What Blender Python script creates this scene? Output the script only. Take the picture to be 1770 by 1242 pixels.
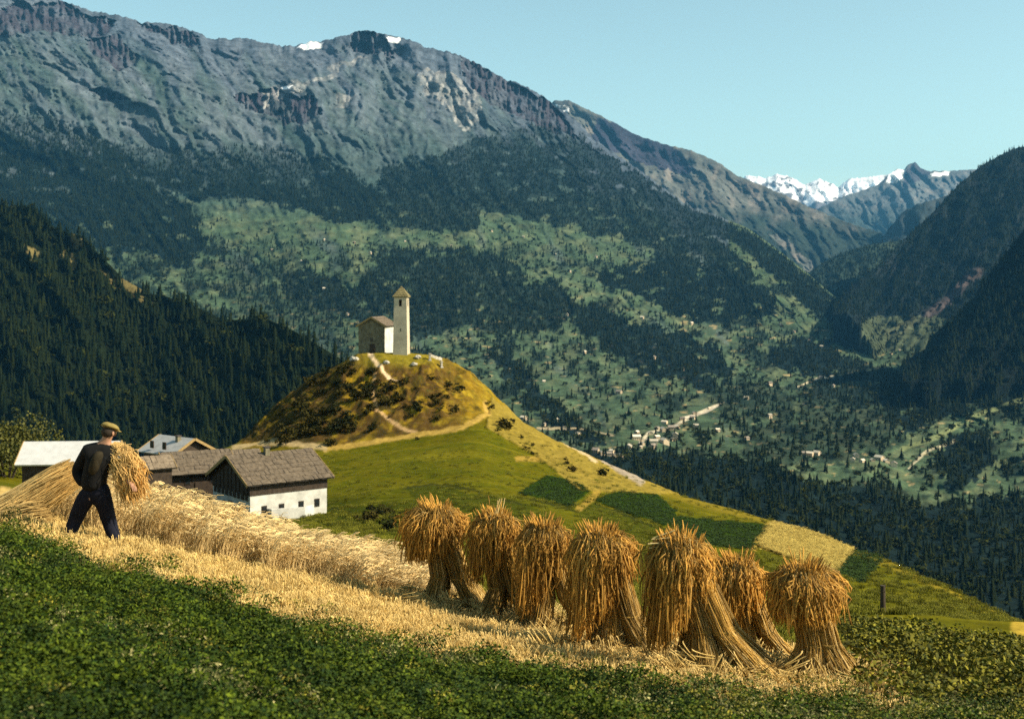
import bpy, bmesh, math, random, time
import numpy as np
from mathutils import Vector, Matrix
T0 = time.time(); HAZE = 2.0e-5
scene = bpy.context.scene
for o in list(bpy.data.objects):
    bpy.data.objects.remove(o)
COL = scene.collection

# ------------------------------------------------------------------ camera, sky, sun, exposure
F = 2137.0          # focal length in pixels of the 1770 px wide photograph
CX, HY = 885.0, 500.0   # principal column, horizon row
cam_data = bpy.data.cameras.new("camera")
cam = bpy.data.objects.new("camera", cam_data)
COL.objects.link(cam)
cam.location = (0, 0, 0)
cam.rotation_euler = (math.radians(90), 0, 0)
cam_data.sensor_width = 36.0
cam_data.lens = 36.0 * F / 1770.0
cam_data.shift_y = -(621.0 - HY) / 1770.0
cam_data.clip_start = 0.2
cam_data.clip_end = 90000.0
cam_data.dof.use_dof = True
cam_data.dof.focus_distance = 24.0
cam_data.dof.aperture_fstop = 2.4
scene.camera = cam

SUN_AZ = math.radians(99)      # clockwise from the view direction (+Y) towards the right (+X)
SUN_EL = math.radians(38)
world = bpy.data.worlds.new("World")
scene.world = world
world.use_nodes = True
wn = world.node_tree.nodes; wl = world.node_tree.links
wn.clear()
w_out = wn.new("ShaderNodeOutputWorld")
w_bg = wn.new("ShaderNodeBackground")
w_sky = wn.new("ShaderNodeTexSky")
w_sky.sky_type = 'NISHITA'
w_sky.sun_disc = False
w_sky.sun_elevation = SUN_EL
w_sky.sun_rotation = SUN_AZ
w_sky.altitude = 1300
w_sky.air_density = 1.0
w_sky.dust_density = 2.2
w_sky.ozone_density = 1.0
w_tint = wn.new("ShaderNodeMixRGB"); w_tint.blend_type = 'MULTIPLY'
w_tint.inputs[0].default_value = 1.0
w_tint.inputs[2].default_value = (1.08, 1.10, 0.78, 1)    # the faded, slightly green print of the sky
wl.new(w_sky.outputs[0], w_tint.inputs[1])
wl.new(w_tint.outputs[0], w_bg.inputs[0])
w_bg.inputs[1].default_value = 0.122
wl.new(w_bg.outputs[0], w_out.inputs[0])

sun_data = bpy.data.lights.new("sun", 'SUN')
sun = bpy.data.objects.new("sun", sun_data)
COL.objects.link(sun)
sun_data.energy = 5.0
sun_data.angle = math.radians(0.5)
sun_data.color = (1.0, 0.88, 0.68)
sdir = Vector((math.sin(SUN_AZ) * math.cos(SUN_EL), math.cos(SUN_AZ) * math.cos(SUN_EL), math.sin(SUN_EL)))
sun.rotation_euler = sdir.to_track_quat('Z', 'Y').to_euler()
sun.location = (60, -10, 60)

vs = scene.view_settings
vs.view_transform = 'Standard'; vs.look = 'None'; vs.gamma = 1.0; vs.use_curve_mapping = False
vs.exposure = 0.85
scene.cycles.max_bounces = 4
scene.cycles.diffuse_bounces = 2
scene.cycles.glossy_bounces = 1
scene.cycles.transmission_bounces = 2
scene.cycles.volume_bounces = 0
scene.cycles.transparent_max_bounces = 4
scene.cycles.use_denoising = False
scene.cycles.sample_clamp_indirect = 4.0

RNG = np.random.default_rng(7)
random.seed(7)

# ------------------------------------------------------------------ noise
def _hash(ix, iy, seed):
    h = (ix.astype(np.int64) * 374761393 + iy.astype(np.int64) * 668265263 + seed * 1442695041) & 0xFFFFFFFF
    h = ((h ^ (h >> 13)) * 1274126177) & 0xFFFFFFFF
    return (h ^ (h >> 16)) & 0xFFFFFFFF

def gnoise(x, y, seed=0):
    x = np.asarray(x, float); y = np.asarray(y, float)
    ix = np.floor(x); iy = np.floor(y)
    fx = x - ix; fy = y - iy
    u = fx * fx * fx * (fx * (fx * 6 - 15) + 10); v = fy * fy * fy * (fy * (fy * 6 - 15) + 10)
    def g(a, b):
        ang = _hash(ix + a, iy + b, seed) * (2 * math.pi / 4294967296.0)
        return np.cos(ang) * (fx - a) + np.sin(ang) * (fy - b)
    return ((g(0, 0) * (1 - u) + g(1, 0) * u) * (1 - v) + (g(0, 1) * (1 - u) + g(1, 1) * u) * v) * 1.5

def fbm(x, y, octv=5, seed=0, gain=0.5, lac=2.03):
    s = 0; a = 1; t = 0
    for k in range(octv):
        s = s + a * gnoise(x, y, seed + 17 * k); t += a
        a *= gain; x = x * lac + 3.1; y = y * lac + 1.7
    return s / t * 1.3

def ridged(x, y, octv=5, seed=0, gain=0.5, lac=2.07):
    s = 0; a = 1; t = 0
    for k in range(octv):
        s = s + a * (1 - 2 * np.abs(gnoise(x, y, seed + 13 * k))); t += a
        a *= gain; x = x * lac + 5.3; y = y * lac + 2.9
    return s / t

def sstep(a, b, x):
    t = np.clip((x - a) / (b - a), 0, 1)
    return t * t * (3 - 2 * t)

def inpoly(px, py, poly):
    px = np.asarray(px); py = np.asarray(py)
    r = np.zeros(px.shape, bool); n = len(poly)
    for i in range(n):
        x0, y0 = poly[i]; x1, y1 = poly[(i + 1) % n]
        if y0 == y1: continue
        c = ((y0 > py) != (y1 > py)) & (px < (x1 - x0) * (py - y0) / (y1 - y0) + x0)
        r ^= c
    return r

def dline(px, py, pts):
    """distance in photo pixels to a polyline"""
    d = np.full(np.shape(px), 1e9)
    for (x0, y0), (x1, y1) in zip(pts[:-1], pts[1:]):
        vx, vy = x1 - x0, y1 - y0
        t = np.clip(((px - x0) * vx + (py - y0) * vy) / (vx * vx + vy * vy), 0, 1)
        d = np.minimum(d, np.hypot(px - x0 - t * vx, py - y0 - t * vy))
    return d

# ------------------------------------------------------------------ objects, materials
def tag(o, label=None, cat=None, group=None, kind=None):
    if label: o['label'] = label
    if cat: o['category'] = cat
    if group: o['group'] = group
    if kind: o['kind'] = kind
    return o

def link(name, data, parent=None):
    o = bpy.data.objects.new(name, data)
    COL.objects.link(o)
    if parent is not None: o.parent = parent
    return o

def empty(name, loc, rz=0.0):
    o = link(name, None)
    o.location = loc; o.rotation_euler = (0, 0, rz)
    o.empty_display_size = 0.3
    return o

def np_mesh(name, V, Fc, mat=None, smooth=False, colors=None, fattr=None):
    """V (n,3); Fc (m,3) or (m,4) index array"""
    V = np.asarray(V, np.float32); Fc = np.asarray(Fc, np.int32)
    m = bpy.data.meshes.new(name)
    m.vertices.add(len(V)); m.vertices.foreach_set("co", V.ravel())
    k = Fc.shape[1]
    m.loops.add(Fc.size); m.loops.foreach_set("vertex_index", Fc.ravel())
    m.polygons.add(len(Fc))
    m.polygons.foreach_set("loop_start", np.arange(0, Fc.size, k, dtype=np.int32))
    m.polygons.foreach_set("loop_total", np.full(len(Fc), k, np.int32))
    if smooth: m.polygons.foreach_set("use_smooth", np.ones(len(Fc), bool))
    if colors is not None:
        a = m.color_attributes.new("Col", 'FLOAT_COLOR', 'POINT')
        c = np.ones((len(V), 4), np.float32); c[:, :3] = colors
        a.data.foreach_set("color", c.ravel())
    if fattr is not None:
        for nm, arr in fattr.items():
            a = m.attributes.new(nm, 'FLOAT', 'POINT')
            a.data.foreach_set("value", np.asarray(arr, np.float32).ravel())
    m.update(calc_edges=True)
    m.validate()
    if mat: m.materials.append(mat)
    return m

def new_mat(name):
    m = bpy.data.materials.new(name); m.use_nodes = True
    nt = m.node_tree; nt.nodes.clear()
    out = nt.nodes.new("ShaderNodeOutputMaterial")
    bs = nt.nodes.new("ShaderNodeBsdfPrincipled")
    nt.links.new(bs.outputs[0], out.inputs[0])
    bs.inputs['Roughness'].default_value = 0.9
    bs.inputs['Specular IOR Level'].default_value = 0.2
    return m, nt, bs

def nz(nt, scale, detail=5, rough=0.6, obj=True, vec=None):
    n = nt.nodes.new("ShaderNodeTexNoise")
    n.inputs['Scale'].default_value = scale; n.inputs['Detail'].default_value = detail
    n.inputs['Roughness'].default_value = rough
    if vec is None:
        tc = nt.nodes.new("ShaderNodeTexCoord"); vec = tc.outputs['Object']
    nt.links.new(vec, n.inputs['Vector'])
    return n

def ramp(nt, src, stops):
    r = nt.nodes.new("ShaderNodeValToRGB")
    while len(r.color_ramp.elements) < len(stops): r.color_ramp.elements.new(0.5)
    for e, (p, c) in zip(r.color_ramp.elements, stops):
        e.position = p
        e.color = (c, c, c, 1) if isinstance(c, (int, float)) else (*c, 1)
    nt.links.new(src, r.inputs[0])
    return r

def mul(nt, a, b, fac=1.0, mode='MULTIPLY'):
    m = nt.nodes.new("ShaderNodeMixRGB"); m.blend_type = mode
    m.inputs[0].default_value = fac
    for k, s in ((1, a), (2, b)):
        if isinstance(s, tuple): m.inputs[k].default_value = (*s, 1)
        else: nt.links.new(s, m.inputs[k])
    return m

def bump(nt, bs, src, strength, dist):
    b = nt.nodes.new("ShaderNodeBump")
    b.inputs['Strength'].default_value = strength; b.inputs['Distance'].default_value = dist
    nt.links.new(src, b.inputs['Height']); nt.links.new(b.outputs[0], bs.inputs['Normal'])
    return b

def terrain_mat(name, s1, s2, lo=0.6, hi=1.45, bs_str=0.6, bd=2.0, vec_stretch=None):
    """vertex land-cover colour, broken up by two noises, with fine relief"""
    m, nt, bs = new_mat(name)
    bs.inputs["Specular IOR Level"].default_value = 0.02; bs.inputs["Roughness"].default_value = 1.0
    at = nt.nodes.new("ShaderNodeVertexColor"); at.layer_name = "Col"
    n1 = nz(nt, s1, 6, 0.65); n2 = nz(nt, s2, 4, 0.6)
    r1 = ramp(nt, n1.outputs[0], [(0.3, lo), (0.7, hi)])
    r2 = ramp(nt, n2.outputs[0], [(0.3, (lo + 1) / 2 + 0.05), (0.7, (hi + 1) / 2)])
    a = mul(nt, at.outputs[0], r1.outputs[0]); b = mul(nt, a.outputs[0], r2.outputs[0])
    nt.links.new(b.outputs[0], bs.inputs['Base Color'])
    bump(nt, bs, n1.outputs[0], bs_str, bd)
    return m

def flat_mat(name, col, rough=0.85, nscale=None, lo=0.7, hi=1.25, bstr=0.0, bdist=0.02, rnd=0.0, spec=0.2, metal=0.0, nobj=True):
    m, nt, bs = new_mat(name)
    bs.inputs['Roughness'].default_value = rough
    bs.inputs['Specular IOR Level'].default_value = spec
    bs.inputs['Metallic'].default_value = metal
    src = None
    if nscale:
        n = nz(nt, nscale, 5, 0.6)
        r = ramp(nt, n.outputs[0], [(0.3, lo), (0.7, hi)])
        src = mul(nt, tuple(col), r.outputs[0]).outputs[0]
        if bstr: bump(nt, bs, n.outputs[0], bstr, bdist)
    if rnd:
        oi = nt.nodes.new("ShaderNodeObjectInfo")
        r = ramp(nt, oi.outputs['Random'], [(0.0, 1 - rnd), (1.0, 1 + rnd)])
        src = mul(nt, src if src is not None else tuple(col), r.outputs[0]).outputs[0]
    if src is None: bs.inputs['Base Color'].default_value = (*col, 1)
    else: nt.links.new(src, bs.inputs['Base Color'])
    return m

# ------------------------------------------------------------------ terrain sheets
def P(px, py, d):
    return ((px - CX) / F * d, d, -(py - HY) / F * d)

def interp_poly(poly, u):
    a = np.array(poly, float)
    return np.interp(u, a[:, 0], a[:, 1])

def smooth1(a, k):
    if k < 1: return a
    w = np.exp(-0.5 * (np.arange(-3 * k, 3 * k + 1) / k) ** 2); w /= w.sum()
    p = np.pad(a, 3 * k, mode='edge')
    return np.convolve(p, w, mode='valid')

def pchip_cols(T, Y, tq):
    """T, Y: (K, N) knots per column; tq: (M, N) query. monotone cubic, vectorised"""
    K, N = T.shape
    h = np.diff(T, axis=0); h = np.maximum(h, 1e-9)
    dl = np.diff(Y, axis=0) / h
    m = np.zeros_like(Y)
    for k in range(1, K - 1):
        a, b = dl[k - 1], dl[k]
        w1 = 2 * h[k] + h[k - 1]; w2 = h[k] + 2 * h[k - 1]
        ok = a * b > 0
        m[k] = np.where(ok, (w1 + w2) / (w1 / np.where(ok, a, 1) + w2 / np.where(ok, b, 1)), 0)
    m[0] = dl[0]; m[-1] = dl[-1]
    out = np.empty_like(tq)
    cols = np.arange(N)
    for r in range(tq.shape[0]):
        t = tq[r]
        k = np.clip((T[1:-1] <= t).sum(axis=0), 0, K - 2)
        t0 = T[k, cols]; hh = h[k, cols]; s = (t - t0) / hh
        y0 = Y[k, cols]; y1 = Y[k + 1, cols]; m0 = m[k, cols]; m1 = m[k + 1, cols]
        s2 = s * s; s3 = s2 * s
        out[r] = (2 * s3 - 3 * s2 + 1) * y0 + (s3 - 2 * s2 + s) * hh * m0 + (-2 * s3 + 3 * s2) * y1 + (s3 - s2) * hh * m1
    return out

class Sheet:
    """height sheet over (photo column, distance): D, Y arrays of shape (rows, cols)"""
    def __init__(s, u, D, Y):
        s.u = u; s.D = D; s.Y = Y
        s.PX = np.broadcast_to(u, D.shape)
    def xyz(s):
        return np.stack([(s.PX - CX) / F * s.D, s.D, -(s.Y - HY) / F * s.D], -1)
    def mesh(s, name, mat, col):
        V = s.xyz().reshape(-1, 3)
        R, C = s.D.shape
        i = np.arange(R * C).reshape(R, C)
        Fc = np.stack([i[:-1, :-1], i[:-1, 1:], i[1:, 1:], i[1:, :-1]], -1).reshape(-1, 4)
        return np_mesh(name, V, Fc, mat, smooth=True, colors=col.reshape(-1, 3))
    def at(s, ui, vi):
        """bilinear at fractional column / row"""
        R, C = s.D.shape
        c0 = np.clip(np.floor(ui).astype(int), 0, C - 2); r0 = np.clip(np.floor(vi).astype(int), 0, R - 2)
        fc = np.clip(ui - c0, 0, 1); fr = np.clip(vi - r0, 0, 1)
        def b(A): return (A[r0, c0] * (1 - fc) + A[r0, c0 + 1] * fc) * (1 - fr) + (A[r0 + 1, c0] * (1 - fc) + A[r0 + 1, c0 + 1] * fc) * fr
        return b(s.PX), b(s.Y), b(s.D)

def build_sheet(u, curves, segrows, smooth=6, back=None):
    """curves: list of (depth polyline or number, row polyline) from near to far"""
    T = []; Y = []
    for dpl, ypl in curves:
        d = np.full(len(u), float(dpl)) if not isinstance(dpl, list) else interp_poly(dpl, u)
        y = interp_poly(ypl, u) if isinstance(ypl, list) else np.full(len(u), float(ypl))
        T.append(smooth1(np.log(d), smooth)); Y.append(smooth1(y, max(1, smooth // 3)))
    T = np.array(T); Y = np.array(Y)
    tq = [T[0]]
    for k in range(len(T) - 1):
        for j in range(1, segrows[k] + 1):
            tq.append(T[k] + (T[k + 1] - T[k]) * j / segrows[k])
    tq = np.array(tq)
    y = pchip_cols(T, Y, tq)
    return Sheet(u, np.exp(tq), y)
# ------------------------------------------------------------------ the near ground: field slope, meadow shoulder, chapel knoll
def near_z(x, y):
    return -1.7 - 0.17 * y - 0.135 * x + 0.065 * (np.sqrt(x * x + 1) - 1)

crest_y = [(-600, 806), (0, 800), (200, 795), (380, 782), (410, 772), (430, 752), (480, 702), (540, 653), (600, 621), (630, 613), (690, 611), (745, 616), (800, 638), (835, 664), (870, 700), (910, 738), (950, 762), (1000, 782), (1050, 802), (1110, 832), (1150, 848), (1220, 868), (1300, 889), (1360, 905), (1450, 940), (1530, 968), (1600, 1000), (1690, 1040), (1770, 1080), (1900, 1130), (2370, 1250)]
crest_d = [(-600, 170), (0, 175), (300, 190), (430, 238), (900, 242), (950, 236), (1050, 225), (1150, 205), (1300, 180), (1450, 150), (1600, 120), (1770, 95), (2370, 75)]
# (fraction of log distance between 25 m and the crest, row)
tab_px = [-600, 0, 200, 400, 480, 560, 640, 700, 760, 830, 900, 1000, 1150, 1300, 1450, 1600, 1770, 2370]
tab = {
    .25: [840, 852, 885, 930, 945, 958, 968, 975, 985, 993, 1002, 1017, 1040, 1062, 1082, 1094, 1106, 1200],
    .50: [830, 845, 878, 915, 925, 930, 937, 942, 948, 955, 962, 980, 1010, 1040, 1062, 1086, 1103, 1210],
    .75: [820, 832, 862, 890, 892, 886, 876, 870, 866, 866, 870, 888, 925, 968, 1015, 1058, 1097, 1220],
    .90: [812, 815, 838, 815, 805, 797, 787, 781, 775, 768, 790, 826, 874, 918, 967, 1022, 1089, 1235],
    .935: [810, 810, 815, 793, 785, 778, 768, 763, 752, 742, 764, 802, 862, 906, 956, 1013, 1085, 1240],
    .965: [808, 806, 804, 780, 738, 712, 694, 690, 690, 704, 736, 790, 853, 896, 947, 1005, 1081, 1245],
    .985: [807, 803, 799, 774, 717, 678, 650, 644, 650, 684, 729, 785, 850, 892, 943, 1002, 1080, 1247],
}
def crest_yf(u): return interp_poly(crest_y, u)
gu = np.concatenate([np.linspace(-700, -40, 60, endpoint=False), np.linspace(-40, 1810, 790, endpoint=False), np.linspace(1810, 2470, 60)])
dc = smooth1(interp_poly(crest_d, gu), 8)
near_rows = np.exp(np.linspace(math.log(1.2), math.log(25), 70))
rowsY = []; rowsD = []
for d in near_rows:
    x = (gu - CX) / F * d
    rowsY.append(HY - near_z(x, d) / d * F); rowsD.append(np.full(len(gu), d))
y25 = rowsY[-1]
knT = []; knY = []
lc = np.log(dc) - math.log(25)
# a small guard row before 25 m keeps the slope continuous
knT.append(np.full(len(gu), math.log(22.0))); x22 = (gu - CX) / F * 22
knY.append(HY - near_z(x22, 22.0) / 22.0 * F)
knT.append(np.full(len(gu), math.log(25.0))); knY.append(y25)
for t in (.25, .5, .75, .90, .935, .965, .985):
    knT.append(math.log(25) + lc * t); knY.append(smooth1(np.interp(gu, tab_px, tab[t]), 9))
cy = smooth1(crest_yf(gu), 3)
knT.append(np.log(dc)); knY.append(cy)
for (dt, dy) in ((0.05, 3), (0.13, 45), (0.5, 420), (0.95, 640)):
    knT.append(np.log(dc) + dt); knY.append(cy + dy)
knT = np.array(knT); knY = np.array(knY)
tq = []
segs = [6, 40, 40, 56, 26, 36, 36, 44, 10, 14, 12, 6]
for k in range(1, len(knT) - 1):
    n = segs[k - 1]
    for j in range(1, n + 1): tq.append(knT[k] + (knT[k + 1] - knT[k]) * j / n)
tq = np.array(tq)
yq = pchip_cols(knT, knY, tq)
G = Sheet(gu, np.vstack([np.array(rowsD), np.exp(tq)]), np.vstack([np.array(rowsY), yq]))
nrow_near = len(near_rows)
Gx = (G.PX - CX) / F * G.D
# relief
far = sstep(60, 130, G.D)
knoll = np.exp(-(((G.PX - 690) / 190.0) ** 2)) * sstep(745, 700, G.Y + 0) * sstep(190, 210, G.D)
knoll = np.clip(knoll + sstep(790, 740, G.Y) * sstep(560, 480, G.PX) * sstep(400, 430, G.PX) * sstep(190, 210, G.D), 0, 1)
slope_r = inpoly(G.PX, G.Y, [(850, 690), (960, 750), (1130, 835), (1180, 855), (1000, 850), (930, 790), (840, 740)]).astype(float)
hz = 0.05 * fbm(Gx / 1.1, G.D / 1.1, 4, 3) * sstep(1.2, 6, G.D) * (1 - far)
hz = hz + 0.35 * fbm(Gx / 14, G.D / 14, 5, 5) * sstep(25, 70, G.D) * (1 - 0.4 * sstep(0.95, 1.0, 0))
topflat = np.exp(-(((G.PX - 690) / 70.0) ** 2)) * sstep(640, 622, G.Y) * sstep(225, 235, G.D)
hz = hz + knoll * (1 - 0.85 * topflat) * (1.7 * ridged(Gx / 8, G.D / 9, 5, 11) + 0.7 * fbm(Gx / 2.6, G.D / 2.6, 4, 12) - 0.7)
hz = hz + slope_r * 0.5 * ridged(Gx / 5, G.D / 6, 4, 19)
# raised crop parcels; dark lines along their edges paint the terrace shade
parc_dark = [
    [(898, 852), (945, 822), (1012, 838), (1018, 852), (984, 876)],
    [(1028, 864), (1070, 848), (1135, 854), (1168, 880), (1166, 912), (1095, 892)],
    [(1168, 892), (1290, 905), (1330, 908), (1302, 950), (1240, 945), (1170, 925)],
    [(1440, 990), (1482, 940), (1530, 965), (1490, 1008)],
]
parc_mid = [
    [(1000, 880), (1025, 868), (1160, 915), (1150, 940), (1080, 935), (1010, 905)],
    [(700, 842), (745, 838), (880, 862), (980, 905), (860, 905), (720, 866)],
]
bank_shade_lines = [[(898, 856), (984, 880), (1000, 884)], [(1028, 868), (1095, 896), (1168, 916)], [(560, 878), (620, 890), (700, 893), (760, 890), (880, 905)], [(1010, 912), (1080, 938), (1130, 950)], [(700, 842), (745, 836), (820, 846), (900, 872)]]
gp = G.PX + 3 * fbm(G.PX / 14, G.Y / 14, 3, 31); gq = G.Y + 2 * fbm(G.PX / 14, G.Y / 14, 3, 32)
mid = (G.D > 40).astype(float)
dark = np.zeros(G.D.shape)
for p in parc_dark: dark = np.maximum(dark, inpoly(gp, gq, p) * mid)
midg = np.zeros(G.D.shape)
for p in parc_mid: midg = np.maximum(midg, inpoly(gp, gq, p) * mid)
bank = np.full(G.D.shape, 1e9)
for p in bank_shade_lines: bank = np.minimum(bank, dline(gp, gq, p))
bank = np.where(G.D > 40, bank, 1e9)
hz = hz + 0.16 * dark
G.Y = G.Y - hz / G.D * F
# land cover
def lerp3(c, m, col): return c * (1 - m[..., None]) + np.array(col) * m[..., None]
n_a = fbm(Gx / 9, G.D / 9, 5, 41); n_b = fbm(Gx / 2, G.D / 2, 4, 42)
C = np.ones(G.D.shape + (3,)) * np.array([0.074, 0.074, 0.003])
C = lerp3(C, np.clip(0.5 + n_a, 0, 1) * 0.6, [0.110, 0.088, 0.004])
C = lerp3(C, sstep(-0.1, 0.6, n_b) * 0.5, [0.042, 0.050, 0.002])
C = lerp3(C, sstep(0.1, 0.5, fbm(Gx / 4, G.D / 3, 5, 44)) * 0.6, [0.045, 0.056, 0.002])
C = lerp3(C, sstep(0.05, 0.5, fbm(Gx / 22, G.D / 5, 5, 43)) * 0.5, [0.14, 0.12, 0.007])
low = sstep(845, 880, G.Y + 12 * n_a) * sstep(1000, 700, G.PX) * (G.D > 25)
C = lerp3(C, low * 0.85, [0.024, 0.034, 0.002])
C = lerp3(C, midg, [0.044, 0.050, 0.003])
C = lerp3(C, dark, [0.018, 0.036, 0.002])
C = lerp3(C, sstep(3.2, 0.8, bank + 2 * n_a) * .85, [0.022, 0.026, 0.005])  # shade under the terrace edges, painted as dark strips
# tracks
trk = [[(1000, 880), (1020, 862), (1036, 848), (1020, 830), (980, 800)], [(1302, 948), (1330, 905), (1350, 900)], [(895, 794), (960, 792), (985, 786)], [(1130, 950), (1060, 925)]]
for p in trk: C = lerp3(C, sstep(7, 3, dline(gp, gq, p)) * mid * 0.7, [0.30, 0.19, 0.035])
edge = sstep(16, 5, (G.Y - crest_yf(G.PX)) + 5 * n_a) * (G.PX > 860) * (G.D > 60)
C = lerp3(C, edge * 0.8, [0.17, 0.125, 0.012])
# knoll skin: dry orange grass, brown soil, rock
kn = np.clip(knoll * 1.6, 0, 1)
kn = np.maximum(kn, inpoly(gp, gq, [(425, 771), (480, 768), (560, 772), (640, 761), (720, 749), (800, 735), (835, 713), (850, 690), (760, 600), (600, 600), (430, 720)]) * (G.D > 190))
rk = ridged(Gx / 3.2, G.D / 4.0, 5, 51)
C = lerp3(C, kn, [0.20, 0.125, 0.010])
C = lerp3(C, kn * sstep(-.2, .4, fbm(Gx / 3, G.D / 3, 5, 58)) * .7, [0.25, 0.18, 0.015])
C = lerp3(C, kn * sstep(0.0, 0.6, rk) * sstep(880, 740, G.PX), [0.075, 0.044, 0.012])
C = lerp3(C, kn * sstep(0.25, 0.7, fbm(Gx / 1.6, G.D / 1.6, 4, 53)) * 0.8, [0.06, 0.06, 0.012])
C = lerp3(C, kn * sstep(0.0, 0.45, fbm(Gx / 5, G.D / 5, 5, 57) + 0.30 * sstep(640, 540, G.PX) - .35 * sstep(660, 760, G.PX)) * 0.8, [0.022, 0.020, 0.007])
C = lerp3(C, slope_r * 0.9, [0.20, 0.145, 0.025])
C = lerp3(C, np.clip(topflat * 1.3, 0, 1), [0.17, 0.135, 0.014])
for p, w, c in (([(640, 612), (652, 628), (660, 642), (672, 655), (685, 660)], 5, [0.55, 0.40, 0.24]),
                ([(648, 650), (645, 680), (650, 705), (670, 725), (700, 742), (720, 748)], 4, [0.38, 0.24, 0.11]),
                ([(560, 776), (640, 764), (720, 752), (800, 738), (845, 716), (838, 700)], 6, [0.34, 0.22, 0.05]),
                ([(1040, 792), (1060, 806), (1085, 822), (1108, 834)], 9, [0.27, 0.22, 0.17]),
                ([(940, 742), (980, 770), (1030, 800)], 4, [0.42, 0.32, 0.18]),
                ([(405, 772), (450, 764), (520, 770), (560, 774)], 7, [0.34, 0.25, 0.12])):
    C = lerp3(C, sstep(w, w * 0.4, dline(gp, gq, p)) * (G.D > 120) * 0.9, c)
# gold field, second gold patch
gold1 = [(1335, 903), (1483, 940), (1440, 992), (1312, 945)]
gold2 = [(1738, 1062), (1790, 1060), (1800, 1105), (1736, 1095)]
C = lerp3(C, inpoly(gp, gq, gold1) * mid, [0.50, 0.37, 0.07])
C = lerp3(C, sstep(34, 22, np.hypot(gp - 1775, (gq - 1083) * 1.5)) * 1.0, [0.34, 0.23, 0.03])
# foreground zones (photo rows, true on the ground)
zig = 14 * fbm(G.PX / 40, G.PX * 0 + 2.0, 3, 61) + 8 * fbm(G.PX / 9, G.Y / 9, 2, 62)
alf_line = [(-600, 890), (-100, 910), (0, 922), (100, 957), (200, 994), (300, 1020), (440, 1068), (600, 1108), (800, 1148), (1000, 1170), (1200, 1200), (1350, 1215), (1500, 1226), (1800, 1240), (2400, 1260)]
rye_line = [(-600, 800), (-100, 850), (0, 875), (100, 905), (210, 935), (300, 958), (500, 1000), (700, 1036), (790, 1052), (900, 1080), (1100, 1130), (1300, 1160), (1450, 1175), (1520, 1185), (2400, 1190)]
near = (G.D < 24).astype(float)
C = lerp3(C, near * sstep(-6, 6, G.Y + zig - interp_poly(rye_line, G.PX) + 30) * (G.PX < 1560), [0.42, 0.28, 0.09])
pot = near * sstep(1420, 1480, G.PX) * (G.Y > 1060 + .17 * (G.PX - 1455)) * (G.Y < interp_poly(alf_line, G.PX))
C = lerp3(C, pot, [0.05, 0.045, 0.015])
C = lerp3(C, near * sstep(-4, 8, G.Y + zig - interp_poly(alf_line, G.PX)), [0.02, 0.035, 0.008])
C = lerp3(C, (G.D < 9.0).astype(float), [0.02, 0.035, 0.008])
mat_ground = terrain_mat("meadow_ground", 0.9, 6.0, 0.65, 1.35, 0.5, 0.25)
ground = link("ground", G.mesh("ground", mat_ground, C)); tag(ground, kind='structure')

def on_ground(px, py, dmin=0.0):
    """point of the near ground seen at a photo pixel (first hit beyond dmin)"""
    c = np.interp(px, gu, np.arange(len(gu)))
    c0 = int(np.clip(round(c), 0, len(gu) - 1))
    ys = G.Y[:, c0]; ds = G.D[:, c0]
    for k in range(len(ys) - 1):
        if ds[k] < dmin: continue
        if (ys[k] - py) * (ys[k + 1] - py) <= 0 and ys[k] >= ys[k + 1] and ds[k] > 4:
            t = (ys[k] - py) / (ys[k] - ys[k + 1] + 1e-9)
            return P(px, py, ds[k] + (ds[k + 1] - ds[k]) * t)
    return None
def ground_z(x, y):
    px = CX + x / y * F
    ci = np.interp(px, gu, np.arange(len(gu)))
    c0 = np.clip(np.floor(ci).astype(int), 0, len(gu) - 2); fc = ci - c0
    def col(c):
        return np.interp(y, G.D[:, c], -(G.Y[:, c] - HY) / F * G.D[:, c])
    if np.ndim(x) == 0: return float(col(int(c0)) * (1 - fc) + col(int(c0) + 1) * fc)
    out = np.empty(len(x))
    for i in range(len(x)):
        c = c0[i]
        a = np.interp(y[i], G.D[:, c], -(G.Y[:, c] - HY) / F * G.D[:, c])
        b = np.interp(y[i], G.D[:, c + 1], -(G.Y[:, c + 1] - HY) / F * G.D[:, c + 1])
        out[i] = a * (1 - fc[i]) + b * fc[i]
    return out

# ------------------------------------------------------------------ valley floor sheet far below everything
vm = flat_mat("valley_soil", (0.03, 0.05, 0.03), 0.95, 0.002)
bm = bmesh.new()
bmesh.ops.create_grid(bm, x_segments=8, y_segments=8, size=16000)
me = bpy.data.meshes.new("terrain"); bm.to_mesh(me); bm.free(); me.materials.append(vm)
terr = link("terrain", me); terr.location = (0, 13000, -760); tag(terr, kind='structure')

# ------------------------------------------------------------------ the big mountainside with the valley at its foot
mu = np.concatenate([np.linspace(-500, -60, 40, endpoint=False), np.linspace(-60, 1830, 780, endpoint=False), np.linspace(1830, 2300, 40)])
ridge_y = [(-500, -120), (-150, -70), (0, -28), (50, -12), (110, 4), (150, 20), (200, 28), (240, 40), (290, 42), (330, 55), (370, 70), (420, 67), (460, 76), (500, 84), (530, 75), (560, 73), (600, 63), (620, 56), (635, 54), (665, 62), (700, 68), (740, 85), (790, 95), (830, 115), (870, 138), (920, 155), (960, 185), (1000, 212), (1020, 238), (1060, 265), (1100, 292), (1150, 330), (1200, 362), (1235, 372), (1290, 392), (1340, 428), (1400, 475), (1440, 510), (1480, 540), (1530, 575), (1600, 600), (1700, 612), (1770, 615), (2300, 640)]
ridge_d = [(-500, 7000), (900, 7000), (1200, 5800), (1350, 5000), (1500, 4300), (1600, 3600), (1770, 3000), (2300, 3000)]
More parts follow.
